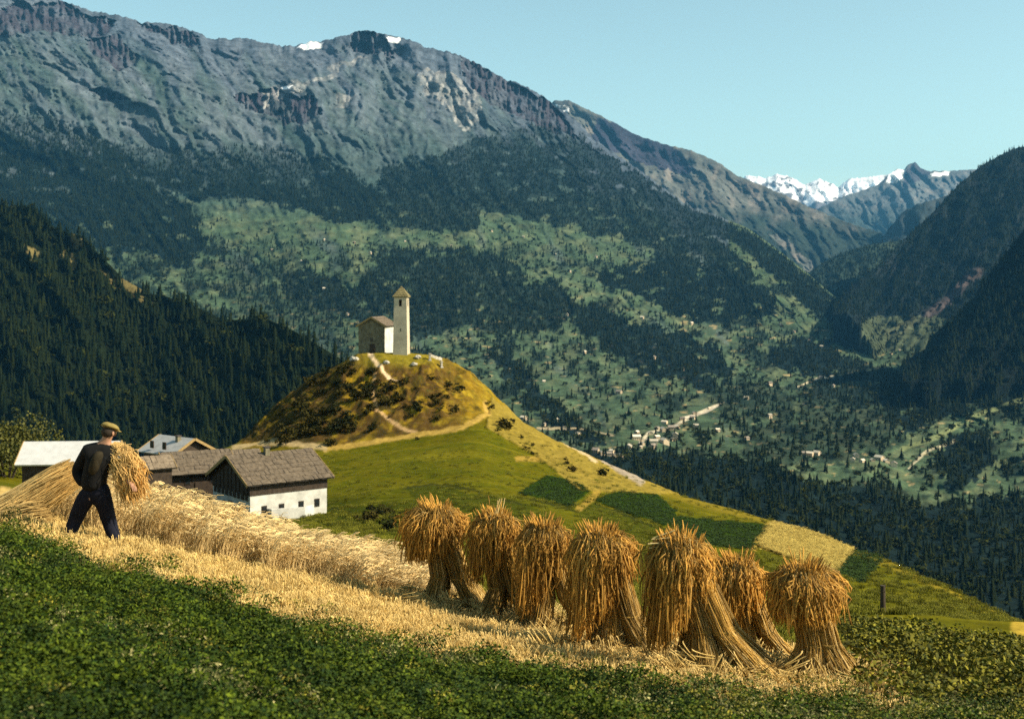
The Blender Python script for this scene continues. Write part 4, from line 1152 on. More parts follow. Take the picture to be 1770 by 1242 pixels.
thin = (fbm(M.PX / 20, M.Y / 12, 4, 201) > 0.08) * sstep(400, 460, M.Y) * 0.34 + 0.05 * (M.Y > 380)
thin = thin * (M_FM < 0.2)
all_.append((*scatter_sheet(M, thin, hM, 0.38, 2.6, 2, lambda a, b, c: 0.6), 0))
all_.append((*scatter_sheet(B_S, B_S.FM, lambda a, b, c: 15.0 + 0 * c, 0.36, 3, 3, lambda a, b, c: 0.12), 1))
all_.append((*scatter_sheet(D_S, D_S.FM, lambda a, b, c: 15.0 + 0 * c, 0.38, 2.8, 4, lambda a, b, c: 0.05, vis=False), 2))
all_.append((*scatter_sheet(E_S, E_S.FM, lambda a, b, c: 15.0 + 0 * c, 0.40, 2.8, 5, lambda a, b, c: 0.03, vis=False), 2))
all_.append((*scatter_sheet(F2, F2.FM, lambda a, b, c: 16.0 + 0 * c, 0.42, 2.8, 6, lambda a, b, c: 0.0, vis=False), 2))
X = np.concatenate([a[0] for a in all_]); Hh = np.concatenate([a[1] for a in all_]); LF = np.concatenate([a[2] for a in all_])
PXa = np.concatenate([a[3] for a in all_]); PYa = np.concatenate([a[4] for a in all_]); SRC = np.concatenate([np.full(len(a[1]), a[5]) for a in all_])
app = Hh * F / X[:, 1]
# the ones that show largest become trees of their own
vis = (PYa < crest_yf(PXa) - 2) & (PXa > 2) & (PXa < 1768)
vis &= ~((SRC == 1) & (PXa < 420) & (PYa > 768))
occ = X[:, 1].copy()
score = np.where(vis, app, 0)
g = np.random.default_rng(5)
order = np.argsort(-score)[:288]
sel = np.zeros(len(X), bool); sel[order] = True
def zoneB(px): return "behind the man and the white-roofed shed" if px < 150 else ("rising above the hamlet roofs" if px < 400 else "next to the left flank of the knoll")
labB = {False: "dark spruce in the dense forest slope ", True: "broadleaf tree among the spruces of the slope "}
labM = {False: "dark conifer in the shaded valley wood beyond the meadow crest", True: "bushy broadleaf tree in the shaded valley wood beyond the meadow crest"}
for i in order:
    lf = bool(LF[i]); crown, trunk = random.choice(near_leaf if lf else near_con)
    nm = "broadleaf_tree" if lf else "spruce_tree"
    o = empty(nm, tuple(X[i]), random.uniform(0, 6.28))
    s = Hh[i]; w = s * random.uniform(.85, 1.2) * (1.15 if lf else 1.0); o.scale = (w, w, s)
    lab = labB[lf] + zoneB(PXa[i]) if SRC[i] == 1 else labM[lf]
    tag(o, lab, "tree", ("trees of the left forest slope " + zoneB(PXa[i]) if SRC[i] == 1 else "trees of the shaded valley wood") + (", leafy" if lf else ""))
    link("trunk", trunk, o); link("crown", crown, o)
rest = ~sel
n = rest.sum()
w = Hh[rest] * g.uniform(.85, 1.25, n)
idx = np.where(LF[rest], g.integers(4, 6, n), g.integers(0, 4, n))
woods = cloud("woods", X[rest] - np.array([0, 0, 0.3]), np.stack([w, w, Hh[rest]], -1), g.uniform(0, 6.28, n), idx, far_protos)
tag(woods, kind='stuff')
print("trees", n)

# shrubs on the knoll and along the crest
sh = []
for i in range(4):
    V, Fc = leafy_geo(rng, 170, .5, .38, .36, .10, 7); c = np_mesh("shrub_leaves", V, Fc, m_shrub)
    V, Fc = trunk_geo(0.35, 0.03, 0.012, 5, -0.1); t = np_mesh("shrub_stem", V, Fc, m_bark)
    sh.append((c, t))
rg = random.Random(33)
cands = []
zones = [([(470, 745), (520, 690), (580, 640), (640, 640), (660, 700), (640, 755), (540, 765), (450, 765)], 84, "dark shrub on the shaded left flank of the chapel knoll", "shrubs on the left flank of the knoll"),
         ([(650, 660), (740, 640), (800, 660), (820, 700), (760, 745), (660, 755)], 34, "low dark shrub on the ochre front of the chapel knoll", "shrubs on the front of the knoll"),
         ([(840, 690), (900, 740), (960, 770), (1040, 810), (1080, 835), (1020, 835), (950, 795), (880, 745), (830, 705)], 9, "small shrub along the grassy ridge running down right of the knoll", "shrubs on the ridge right of the knoll"),
         ([(560, 885), (640, 905), (700, 920), (760, 900), (700, 890), (620, 880)], 12, "low bush on the shaded bank in the meadow below the white farmhouse", "bushes on the meadow bank")]
for poly, cnt, lab, grp in zones:
    xs = [p[0] for p in poly]; ys = [p[1] for p in poly]; k = 0; tr = 0
    while k < cnt and tr < 4000:
        tr += 1
        px = rg.uniform(min(xs), max(xs)); py = rg.uniform(min(ys), max(ys))
        if not bool(inpoly(np.array([px]), np.array([py]), poly)[0]): continue
        px += rg.gauss(0, 16); py += rg.gauss(0, 7)
        if py < float(crest_yf(px)) + 6: continue
        p = on_ground(px, py, 40)
        if p is None: continue
        c, t = rg.choice(sh)
        o = empty("shrub", p, rg.uniform(0, 6.28))
        s = rg.uniform(0.8, 2.5) * (0.7 if cnt < 60 else 1.0); o.scale = (s * 1.2, s * 1.2, s)
        link("stem", t, o); link("foliage", c, o)
        tag(o, lab, "shrub", grp); k += 1
for (px, py, s, lab) in [(880, 742, 3.0, "round dark bush on the grassy ridge right of the knoll, where the track turns"), (1046, 822, 1.8, "dark bush standing alone on the bare slope above the upper green parcel"), (1460, 1050, 1.0, "dark bush on the slope just right of the last stook")]:
    p = on_ground(px, py, 25)
    c, t = sh[0]; o = empty("bush", p, 1.0); o.scale = (s * 1.2, s * 1.2, s); link("stem", t, o); link("foliage", c, o); tag(o, lab, "bush")
# big bush at the left edge
V, Fc = leafy_geo(rng, 5200, 2.3, 1.6, 1.5, .085, 16)
bx, by, _ = P(14, 0, 128)
bb = empty("leafy_bush", (bx, by, ground_z(bx, by) - 0.2)); tag(bb, "big yellow-green leafy bush at the left edge, beside the white-roofed shed", "bush")
m_bush = flat_mat("bush_leaves", (0.065, 0.065, 0.01), 0.7, 2.0, 0.4, 1.8)
link("foliage", np_mesh("bush_foliage", V, Fc, m_bush), bb)
bb.scale = (1.75, 1.75, 2.1)
bm = bmesh.new()
for k in range(7):
    a = k * 0.9
    p0 = Vector((0.1 * math.cos(a), 0.1 * math.sin(a), -.3)); p1 = Vector((1.0 * math.cos(a), 1.0 * math.sin(a), 1.7))
    ax_ = (p1 - p0); q = ax_.to_track_quat('Z', 'Y').to_matrix().to_4x4()
    bmesh.ops.create_cone(bm, segments=6, radius1=.07, radius2=.02, depth=ax_.length, cap_ends=True, matrix=Matrix.Translation((p0 + p1) / 2) @ q)
bm_obj("stem", bm, m_bark, bb)
# post in the meadow
p = on_ground(1526, 1062, 20)
po = empty("fence_post", (p[0], p[1], p[2] - 0.15)); tag(po, "thin weathered wooden post standing alone in the meadow right of the stooks", "post")
hp = 64 / F * p[1]
bm = bmesh.new(); bmesh.ops.create_cone(bm, segments=8, radius1=0.060, radius2=0.050, depth=hp, cap_ends=True, matrix=Matrix.Translation((0, 0, hp / 2)))
bm_obj("shaft", bm, m_bark, po)
box("iron_staple", (0.0, -0.055, hp * .85), (0.04, 0.02, 0.03), m_bark, po)
# ------------------------------------------------------------------ straw, rye, stooks
def straw_mat(name, rough=0.7, rnd=0.25, sat=None):
    m, nt, bs = new_mat(name)
    at = nt.nodes.new("ShaderNodeVertexColor"); at.layer_name = "Col"
    src = at.outputs[0]
    if rnd:
        oi = nt.nodes.new("ShaderNodeObjectInfo")
        r = ramp(nt, oi.outputs['Random'], [(0.0, 1 - rnd), (1.0, 1 + rnd)])
        src = mul(nt, src, r.outputs[0]).outputs[0]
    nt.links.new(src, bs.inputs['Base Color'])
    bs.inputs['Roughness'].default_value = rough
    bs.inputs['Specular IOR Level'].default_value = 0.15
    return m
m_straw = straw_mat("straw")
m_green = straw_mat("field_leaves", 0.75, 0.3)

def tubes(Pth, Rad, Colr, sides=3):
    """Pth (N,S,3), Rad (N,S), Colr (N,S,3) -> verts, faces, colours of thin tubes"""
    N, S, _ = Pth.shape
    T = np.empty_like(Pth); T[:, 1:-1] = Pth[:, 2:] - Pth[:, :-2]; T[:, 0] = Pth[:, 1] - Pth[:, 0]; T[:, -1] = Pth[:, -1] - Pth[:, -2]
    T /= np.linalg.norm(T, axis=-1, keepdims=True) + 1e-9
    ref = np.zeros_like(T); ref[..., 0] = 0.6; ref[..., 1] = 0.8
    ref = np.where(np.abs((T * ref).sum(-1, keepdims=True)) > 0.9, np.array([0., 0., 1.]), ref)
    A = np.cross(T, ref); A /= np.linalg.norm(A, axis=-1, keepdims=True) + 1e-9
    B = np.cross(T, A)
    ang = np.arange(sides) * 2 * math.pi / sides
    V = Pth[:, :, None, :] + Rad[:, :, None, None] * (np.cos(ang)[None, None, :, None] * A[:, :, None, :] + np.sin(ang)[None, None, :, None] * B[:, :, None, :])
    Cc = np.broadcast_to(Colr[:, :, None, :], V.shape)
    idx = np.arange(N * S * sides).reshape(N, S, sides)
    a = idx[:, :-1, :]; b = np.roll(a, -1, axis=2); c = idx[:, 1:, :]; d = np.roll(c, -1, axis=2)
    Fq = np.stack([a, b, d, c], -1).reshape(-1, 4)
    return V.reshape(-1, 3), Fq, Cc.reshape(-1, 3)

STRAW = np.array([0.44, 0.27, 0.062]); STRAWL = np.array([0.66, 0.48, 0.20]); EAR = np.array([0.50, 0.255, 0.045]); BASEC = np.array([0.55, 0.38, 0.13])

def sheaf_mesh(g, n, B, W, Tp, rb, rw, rt, droop, spread, fall, ear=0.085, thick=0.0036, cap=False, skew=0.0):
    """a bundle of straws: B butt, W waist, Tp top centre; ears fall over from the top"""
    B, W, Tp = map(np.array, (B, W, Tp))
    ang = g.uniform(0, 2 * math.pi, n); rr = np.sqrt(g.random(n))
    e = np.stack([np.cos(ang) * rr, np.sin(ang) * rr, 0 * rr], -1)
    L0 = g.uniform(0.86, 1.06, n)[:, None]
    sd = g.uniform(0, 50)
    lump = np.clip(1 + 1.5 * fbm(ang * 2.2 + sd, rr * 1.5, 3, 9), .25, 1.9)[:, None]
    jit = lambda s: g.normal(0, s, (n, 3))
    p0 = B + e * rb + jit(.022) + np.array([0, 0, 1]) * g.uniform(-.01, .05, (n, 1))
    pm = (B * .45 + W * .55) + e * (rb * .42 + rw * .58) + jit(.016)
    p1 = W + e * rw + jit(.013)
    p2 = (W + Tp) / 2 + e * (rw + rt) * .55 + jit(.010)
    p3 = Tp + e * rt + jit(.022); p3[:, 2] += (L0[:, 0] - 1) * .25
    out = e * 1.0 + np.array(droop) + jit(.18) * np.array([1, 1, 0]); out[:, 2] = 0
    out /= np.linalg.norm(out, axis=1, keepdims=True) + 1e-6
    sp = spread * g.uniform(.35, 1.15, (n, 1)) * lump ** .6; fl = fall * np.minimum(np.clip(g.exponential(.8, (n, 1)), .2, 1.9) * lump, 2.0)
    fl = fl * np.clip(1 - skew * out[:, :1], .35, 1.8)
    up = np.array([0, 0, 1.0])
    p4 = p3 + out * sp * .35 + up * (0.055 * g.uniform(.2, 1.6, (n, 1)))
    p5 = p3 + out * sp * .75 - up * fl * .28 + jit(.02)
    p6 = p3 + out * sp * 1.0 - up * fl * .75 + jit(.028)
    p7 = p3 + out * sp * 1.04 - up * (fl * .75 + ear * g.uniform(.7, 1.5, (n, 1))) + jit(.012)
    Pth = np.stack([p0, pm, p1, p2, p3, p4, p5, p6, p7], 1)
    # some stay upright as stray straws
    st = g.random(n) < 0.05
    Pth[st, 5:] = p3[st][:, None] + np.linspace(.04, .20, 4)[None, :, None] * (up + out[st][:, None] * .5) * g.uniform(.3, 1.2, (int(st.sum()), 1, 1))
    Rad = np.full((n, 9), thick) * g.uniform(.75, 1.3, (n, 1))
    Rad[:, 6] *= 1.25; Rad[:, 7] *= 2.3; Rad[:, 8] *= .8; Rad[:, 5] *= 1.1
    shade = g.uniform(.4, 1.35, (n, 1, 1))
    cw = np.array([0, .15, .3, .4, .3, .35, .8, 1, 1])[None, :, None]
    base = np.where(g.random((n, 1, 1)) < .3, STRAWL, STRAW)
    Cc = (base * (1 - cw) + EAR * cw) * shade
    Cc[:, 0] = BASEC * shade[:, 0] * 1.1
    if cap:
        Pth = Pth[:, 2:]; Rad = Rad[:, 2:]; Cc = Cc[:, 2:]
    return tubes(Pth, Rad, Cc)

def ring_band(c, r, mat, parent, name="straw_band", tilt=(0, 0)):
    g = np.random.default_rng(int(abs(c[0] * 1000) + r * 999))
    n = 8; S = 13
    a = np.linspace(0, 2 * math.pi, S)[None] + g.uniform(0, .4, (n, 1))
    rr = r + g.normal(0, .006, (n, 1)) + 0 * a
    z = g.uniform(-.02, .02, (n, 1)) + 0 * a
    Pth = np.stack([c[0] + np.cos(a) * rr, c[1] + np.sin(a) * rr, c[2] + z + np.cos(a) * tilt[0]], -1)
    V, Fq, Cc = tubes(Pth, np.full((n, S), .006), np.broadcast_to(STRAW * .7, (n, S, 3)))
    return link(name, np_mesh(name, V, Fq, mat, True, Cc), parent)

stook_specs = [
    # top centre px, top py, base centre px, base py, cap half width px, droop to (x), sheaves, label
    (752, 876, 782, 1056, 62, -0.55, 4, "leftmost stook of the row, a mushroom-shaped rye stook with a wide cap drooping left"),
    (854, 888, 886, 1078, 44, -0.25, 4, "second stook from the left, pale tuft and a long straw sticking up from its top"),
    (938, 904, 962, 1096, 46, -0.15, 4, "third stook from the left, squeezed between its two neighbours, without a gap under it"),
    (1038, 918, 1080, 1132, 68, 0.1, 5, "fourth stook from the left, broadest one, shaggy with ears hanging low on its right"),
    (1170, 930, 1238, 1165, 62, -0.35, 5, "fifth stook from the left, tallest one, leaning over with a long sheaf splayed right"),
    (1272, 968, 1312, 1148, 46, -0.1, 4, "sixth stook from the left, small one tucked behind the tallest stook's right leg"),
    (1390, 980, 1418, 1176, 66, 0.25, 5, "last stook at the right end of the row, its ears drooping to both sides"),
]
for k, (tx, ty, bx_, by_, hw_, dr, ns, lab) in enumerate(stook_specs):
    g = np.random.default_rng(300 + k)
    p = on_ground(bx_, by_, 9)
    d = p[1]; sc = d / F
    H = (by_ - ty) * sc - 0.07; hw = hw_ * sc * (.80, .78, .76, .72, .72, .80, .80)[k]
    root = empty("rye_stook", p); tag(root, lab, "stook", "stooks standing in a row on the stubble")
    sk = (.35, .5, .55, .5, .6, .4, .1)[k]
    ox = (tx - bx_) * sc          # top lies to the left of the foot
    top = np.array([ox, 0.0, H])
    fall = (0.18, 0.21, 0.29, 0.31, 0.27, 0.24, 0.19)[k] * H
    for s in range(ns):
        a = -0.9 + s * 2 * math.pi / ns + g.uniform(-.25, .25)
        foot = 0.25 * H * g.uniform(.7, 1.25) * (1.5 if math.cos(a) > .3 else 1)
        B = (math.cos(a) * foot * 1.05 + 0.05, math.sin(a) * foot * .8, 0.0)
        B = (B[0], B[1], ground_z(p[0] + B[0], p[1] + B[1]) - p[2] + 0.0)
        W = (B[0] * .38 + ox * .36 + 0.02, B[1] * .40, H * .36)
        Tp = (ox * .95 + math.cos(a) * .10, math.sin(a) * .10, H * .97)
        V, Fq, Cc = sheaf_mesh(g, 500, B, W, Tp, .115 * H, .080 * H, .085 * H, (math.cos(a) * 1.0 + dr * 1.2, math.sin(a) * 1.0, 0), hw * .62, fall * 1.1, skew=sk)
        o = link("sheaf", np_mesh("sheaf", V, Fq, m_straw, True, Cc), root)
        ring_band((W[0], W[1], W[2]), .080 * H, m_straw, o)
    # the cap: a bundle opened like an umbrella over the heads
    V, Fq, Cc = sheaf_mesh(g, 640, (ox, 0, H * .5), (ox, 0, H * .7), (ox * 1.02, 0, H * 1.0), .05, .06, .36 * hw, (dr * 1.3, -.05, 0), hw * .68, fall * .85, ear=.10, cap=True, skew=sk)
    link("straw_cap", np_mesh("straw_cap", V, Fq, m_straw, True, Cc), root)
    if k in (1, 4):   # long stray straws on top
        n = 5
        s0 = np.array([ox, -.02, H]) + g.normal(0, .03, (n, 3))
        dirv = (np.array([.10, 0, .40]) if k == 1 else np.array([.34, -.1, .07]))
        t = np.linspace(0, 1, 5)[None, :, None]
        Pth = s0[:, None] + (dirv + g.normal(0, .035, (n, 3)))[:, None] * t * 0.7
        if k == 4: Pth[..., 0] -= .30; Pth[..., 2] += .05
        V, Fq, Cc = tubes(Pth, np.full((n, 5), .0065), np.broadcast_to(STRAWL, (n, 5, 3)))
        link("stray_straws", np_mesh("stray_straws", V, Fq, m_straw, True, Cc), root)

# ------------------------------------------------------------------ plants of the near fields
def stalk_clump(g, n, h, rad, lean, ear=True, thick=.0035, cols=None):
    ang = g.uniform(0, 6.28, n); rr = rad * np.sqrt(g.random(n))
    p0 = np.stack([np.cos(ang) * rr, np.sin(ang) * rr, np.full(n, -.02)], -1)
    hh = h * g.uniform(.72, 1.12, (n, 1))
    ln = (np.array([lean, 0, 0]) + g.normal(0, .10, (n, 3)) * np.array([1, 1, 0]))
    up = np.array([0, 0, 1.0])
    p1 = p0 + up * hh * .5 + ln * hh * .28
    p2 = p0 + up * hh * .86 + ln * hh * .75
    p3 = p0 + up * hh * .97 + ln * hh * 1.02
    p4 = p0 + up * hh * (.93 if ear else 1.02) + ln * hh * 1.35
    Pth = np.stack([p0, p1, p2, p3, p4], 1)
    Rad = np.full((n, 5), thick) * g.uniform(.8, 1.3, (n, 1))
    if ear: Rad[:, 3] *= 2.4; Rad[:, 4] *= .9
    else: Rad[:, 4] *= .4
    c0, c1 = cols
    t = np.array([0, .3, .6, 1, 1])[None, :, None]
    Cc = (np.array(c0) * (1 - t) + np.array(c1) * t) * g.uniform(.7, 1.25, (n, 1, 1))
    return tubes(Pth, Rad, Cc)
def leaf_clump(g, n, h, rad, leaf, c0, c1, ztop=0.75, stems=6):
    V = []; Fc = []; Cc = []
    for i in range(n):
        a = g.uniform(0, 6.28); r = rad * math.sqrt(g.random()); z = h * (g.random() ** (1 - ztop + .2))
        p = np.array([math.cos(a) * r, math.sin(a) * r, z * (1 - .35 * (r / rad) ** 2)])
        d1 = g.normal(0, 1, 3); d1[2] *= .45; d1 /= np.linalg.norm(d1)
        d2 = np.cross(d1, g.normal(0, 1, 3)); d2 /= np.linalg.norm(d2)
        s = leaf * g.uniform(.6, 1.35)
        k = len(V)
        V += [p - d1 * s, p + d2 * s * .5, p + d1 * s, p - d2 * s * .5]
        Fc += [(k, k + 1, k + 2), (k, k + 2, k + 3)]
        c = (np.array(c0) + (np.array(c1) - np.array(c0)) * g.random()) * g.uniform(.7, 1.3)
        Cc += [c] * 4
    for i in range(stems):
        a = g.uniform(0, 6.28); r = rad * .7 * g.random(); k = len(V)
        b = np.array([math.cos(a) * r, math.sin(a) * r, -.03]); t = b + np.array([g.normal(0, .03), g.normal(0, .03), h * .8])
        V += [b - [.004, 0, 0], b + [.004, 0, 0], t]; Fc += [(k, k + 1, k + 2)]; Cc += [np.array(c0)] * 3
    return np.array(V), np.array(Fc), np.array(Cc)
def tri(Fq): return Fq
def mk(name, geo, mat, smooth=True):
    V, Fq, Cc = geo
    return bpy.data.objects.new(name, np_mesh(name, V, Fq, mat, smooth, Cc))
gg = np.random.default_rng(77)
RY0 = (0.70, 0.50, 0.22); RY1 = (0.84, 0.61, 0.28)
p_rye = [mk("rye_clump", stalk_clump(gg, 20, .58, .14, .32, True, .0034, (RY0, RY1)), m_straw) for _ in range(5)]
p_stub = [mk("stubble_clump", stalk_clump(gg, 26, .10, .13, .15, False, .0032, ((0.44, .29, .08), (.70, .50, .19))), m_straw) for _ in range(3)]
p_alf = [mk("lucerne_clump", leaf_clump(gg, 120, .20, .13, .0135, (.011, .032, .002), (.080, .105, .004)), m_green, False) for _ in range(3)] + [mk('lucerne_dark', leaf_clump(gg, 110, .16, .13, .0135, (.006, .020, .002), (.034, .055, .003)), m_green, False) for _ in range(3)]
p_alfy = [mk("lucerne_flowering", leaf_clump(gg, 100, .23, .13, .013, (.04, .065, .006), (.20, .17, .02)), m_green, False) for _ in range(1)]
p_pot = [mk("potato_plant", leaf_clump(gg, 110, .24, .20, .024, (.024, .036, .004), (.19, .165, .012)), m_green, False) for _ in range(3)]
p_gr = [mk("grass_tuft", stalk_clump(gg, 22, .22, .16, .1, False, .006, ((0.062, .070, .004), (.165, .155, .010))), m_green) for _ in range(3)]
p_weed = [mk("pale_weed", leaf_clump(gg, 60, .20, .13, .014, (.05, .07, .01), (.34, .30, .12)), m_green, False) for _ in range(2)]

def samp(n, y0, y1, g, x_l=-120, x_r=1900):
    """uniform over the ground in world units, within the wedge the camera sees"""
    y = np.sqrt(g.uniform(y0 * y0, y1 * y1, n)); px = g.uniform(x_l, x_r, n)
    x = (px - CX) / F * y
    z = ground_z(x, y)
    return x, y, z, px, HY - z / y * F
def area(y0, y1, x_l=-120, x_r=1900): return (x_r - x_l) / F * (y1 * y1 - y0 * y0) / 2
def put(name, msk, x, y, z, protos, g, s0, s1, hs=None, kind='stuff', tilt=.08, idx=None):
    X = np.stack([x, y, z], -1)[msk]; n = len(X)
    w = g.uniform(s0, s1, n); h = w * (g.uniform(.8, 1.25, n) if hs is None else hs[msk])
    o = cloud(name, X, np.stack([w, w, h], -1), g.uniform(-.5, .5, n) if 'rye' in name else g.uniform(0, 6.28, n), g.integers(0, len(protos), n) if idx is None else idx[msk], protos, kind, g.normal(0, tilt, (n, 2)))
    print(name, n); return o
g = np.random.default_rng(401)
alf = lambda px: interp_poly(alf_line, px); ryl = lambda px: interp_poly(rye_line, px)
# standing rye
n = int(area(15.5, 26, -200, 820) * 62)
x, y, z, px, py = samp(n, 15.5, 26, g, -200, 820)
edge_r = ryl(px) + 6 * fbm(px / 25, px * 0, 3, 411)
hs = (1.0 - .30 * sstep(250, 640, px)) * (1 + .35 * fbm(x / 1.1, y / 1.1, 3, 412)) * (1 - .25 * sstep(700, 800, px))
m_ = (py < edge_r - 4) & (px < 770 + 20 * fbm(y, y * 0, 2, 413)) & (y < 19.3 + 3 * sstep(0, 300, px))
put("standing_rye", m_, x, y, z, p_rye, g, .8, 1.15, hs, tilt=.16)
# stubble and the trodden straw
n = int(area(11, 21, -150, 1560) * 62)
x, y, z, px, py = samp(n, 11, 21, g, -150, 1560)
zg = 16 * fbm(px / 40, px * 0 + 2.0, 3, 61) + 10 * fbm(px / 9, py / 9, 2, 62)
m_ = (py > ryl(px) - 34 * (px > 760) - 8) & (py + zg < alf(px) + 6)
put("stubble", m_, x, y, z, p_stub, g, .7, 1.4, tilt=.25)
# lucerne
n = int(area(5.6, 20, -200, 1950) * 78)
x, y, z, px, py = samp(n, 5.6, 20, g, -200, 1950)
zg = 16 * fbm(px / 40, px * 0 + 2.0, 3, 61) + 10 * fbm(px / 9, py / 9, 2, 62)
pr = g.random(len(px))
cov = (py + zg > alf(px) + 4) | ((py + zg > alf(px) - 22) & (pr < .10))
fl = (g.random(len(px)) < np.clip(.04 + .22 * sstep(.05, .4, fbm(x / 1.5, y / 1.5, 3, 422)) + .40 * sstep(900, 1300, px) + .25 * sstep(30, 0, py - alf(px)), 0, 1))
put("lucerne_field", cov & ~fl, x, y, z, p_alf, g, .75, 1.35, 1.0 + .5 * fbm(x / 1.2, y / 1.2, 3, 421), idx=np.where(g.random(len(px)) < np.clip(.55 + 1.6 * fbm(x / .9, y / .9, 4, 423), .08, .92), g.integers(3, 6, len(px)), g.integers(0, 3, len(px))))
put("flowering_lucerne_leaves", cov & fl, x, y, z, p_alfy + p_weed, g, .6, 1.15)
# potato rows on the right
n = int(area(11, 42, 1380, 1950) * 16)
x, y, z, px, py = samp(n, 11, 42, g, 1380, 1950)
row = np.abs(((x * .9 + y * .35) / .75) % 1 - .5)
m_ = (py < alf(px) + 4) & (px > 1455 + 0.25 * (py - 1040) + 10 * fbm(y, x, 2, 431)) & (py > 1078 + 0.16 * (px - 1455)) & (row < .36)
put("potato_plants_leaves", m_, x, y, z, p_pot, g, .8, 1.5)
# grass between the stooks and down to the hamlet
n = 70000
y = np.exp(g.uniform(math.log(17), math.log(215), n)); px = g.uniform(300, 1900, n); x = (px - CX) / F * y; z = ground_z(x, y); py = HY - z / y * F
m_ = ((px > 800) | (py < ryl(px) - 60)) & ~inpoly(px, py, gold1) & ~((px > 1440) & (py > 1062) & (y < 45)) & (py < ryl(px) - 20) & ~((px > 420) & (py < 775) & (px < 860))
m_ &= ~np.any([inpoly(px, py, q_) for q_ in parc_dark], axis=0)
m_ &= g.random(n) < (1 - .85 * sstep(60, 190, y)) * np.clip(.65 + 1.2 * fbm(x / 7, y / 7, 4, 441), .1, 1)
sz = np.clip(y / 45, .8, 1.9)
X = np.stack([x, y, z], -1)[m_]; k = len(X); w = sz[m_] * g.uniform(.7, 1.3, k)
gr = cloud("meadow_grass", X, np.stack([w, w, w * g.uniform(.35, .8, k)], -1), g.uniform(0, 6.28, k), g.integers(0, 3, k), p_gr); print("grass", k)
# ripe crop of the golden field
n = 14000
px = g.uniform(1305, 1490, n); py = g.uniform(900, 995, n)
ok = inpoly(px + g.normal(0, 1.5, n), py + g.normal(0, 1, n), gold1)
pts = [on_ground(a, b, 60) for a, b in zip(px[ok][:7000], py[ok][:7000])]
pts = np.array([p for p in pts if p is not None])
k = len(pts); w = g.uniform(1.0, 1.6, k)
p_gold = [mk('grain_clump', stalk_clump(gg, 16, .7, .14, .2, True, .006, ((.42, .30, .06), (.56, .41, .10))), m_straw) for _ in range(3)]
gw = cloud("ripe_grain", pts, np.stack([w, w, .55 * g.uniform(.8, 1.2, k)], -1), g.uniform(0, 6.28, k), g.integers(0, 3, k), p_gold)

# the crop on the dark parcels
p_crop = [mk('crop_plant', leaf_clump(gg, 40, .45, .35, .085, (.010, .022, .002), (.030, .056, .003)), m_green, False) for _ in range(3)]
cp = []
for poly in parc_dark:
    xs = [q_[0] for q_ in poly]; ys = [q_[1] for q_ in poly]
    m0 = int((max(xs) - min(xs)) * (max(ys) - min(ys)) * .14)
    a_ = g.uniform(min(xs), max(xs), m0); b_ = g.uniform(min(ys), max(ys), m0)
    kk = inpoly(a_, b_, poly)
    cp += [on_ground(u_, v_, 60) for u_, v_ in zip(a_[kk], b_[kk])]
cp = np.array([q_ for q_ in cp if q_ is not None]); k = len(cp); w = g.uniform(.8, 1.3, k)
cloud("green_crop_leaves", cp, np.stack([w, w, w * .38], -1), g.uniform(0, 6.28, k), g.integers(0, 3, k), p_crop); print('crop', k)
# loose straw trodden round the stooks
lo = []
for sp_ in stook_specs:
    c_ = on_ground(sp_[2], sp_[3], 9)
    for _ in range(70):
        x_ = c_[0] + g.normal(0, .40); y_ = c_[1] + g.normal(0, .30); lo.append((x_, y_, ground_z(x_, y_) + .03))
lo = np.array(lo); k = len(lo); w = g.uniform(.8, 1.8, k)
cloud("loose_straw", lo, np.stack([w, w, w * 1.4], -1), g.uniform(0, 6.28, k), g.integers(0, 3, k), p_stub, 'stuff', g.normal(0, .9, (k, 2)))

# heaps of cut rye by the man
def straw_heap(name, label, c, L, dirv, r0, r1, n, g, cat="sheaf", droop=.0, thick=.0040, fan=.25, loose=.012):
    c = np.array(c); dirv = np.array(dirv, float); dirv /= np.linalg.norm(dirv)
    s1 = np.cross(dirv, [0, 1, 0.01]); s1 /= np.linalg.norm(s1); s2 = np.cross(dirv, s1)
    a = g.uniform(0, 6.28, n); rr = np.sqrt(g.random(n))
    e = (np.cos(a) * rr)[:, None] * s1 + (np.sin(a) * rr)[:, None] * s2
    t = np.linspace(0, 1, 7)[None, :, None]
    prof = (r0 * (1 - t) + r1 * t) * (1 - fan * np.sin(np.pi * np.clip(t * 1.15, 0, 1)))
    ln = L * g.uniform(.82, 1.1, (n, 1, 1))
    Pth = c + dirv * ln * t + e[:, None, :] * prof + g.normal(0, loose, (n, 7, 3)) * np.array([.2, .5, .8, 1, 1, 1, 1])[None, :, None] + g.normal(0, loose * 1.5, (n, 1, 3)) * t
    Pth[..., 2] -= droop * (np.clip(t[..., 0] - .45, 0, 1) / .55) ** 2 * g.uniform(.5, 1.3, (n, 1))
    Rad = np.full((n, 7), thick) * g.uniform(.8, 1.3, (n, 1)); Rad[:, 5] *= 2.1; Rad[:, 6] *= 1.0
    w = np.array([0, 0, .1, .2, .5, 1, 1])[None, :, None]
    Cc = (STRAWL * (1 - w) + (EAR * .4 + STRAWL * .6) * w) * g.uniform(.65, 1.3, (n, 1, 1))
    V, Fq, Cc = tubes(Pth, Rad, Cc)
    return V, Fq, Cc
g = np.random.default_rng(500)
man_d = 17.2; msc = man_d / F
def mp(px, py, dd=0.0): d = man_d + dd; return ((px - CX) / F * d, d, -(py - HY) / F * d)
pile = empty("cut_rye_sheaf", mp(60, 905, .9)); tag(pile, "big loose sheaf of cut rye leaning in the standing crop, left of the man", "sheaf")
V, Fq, Cc = straw_heap("", "", (-.62, 0, -.05), 1.35, (.72, .1, .52), .40, .20, 1900, g, droop=.05, fan=.1)
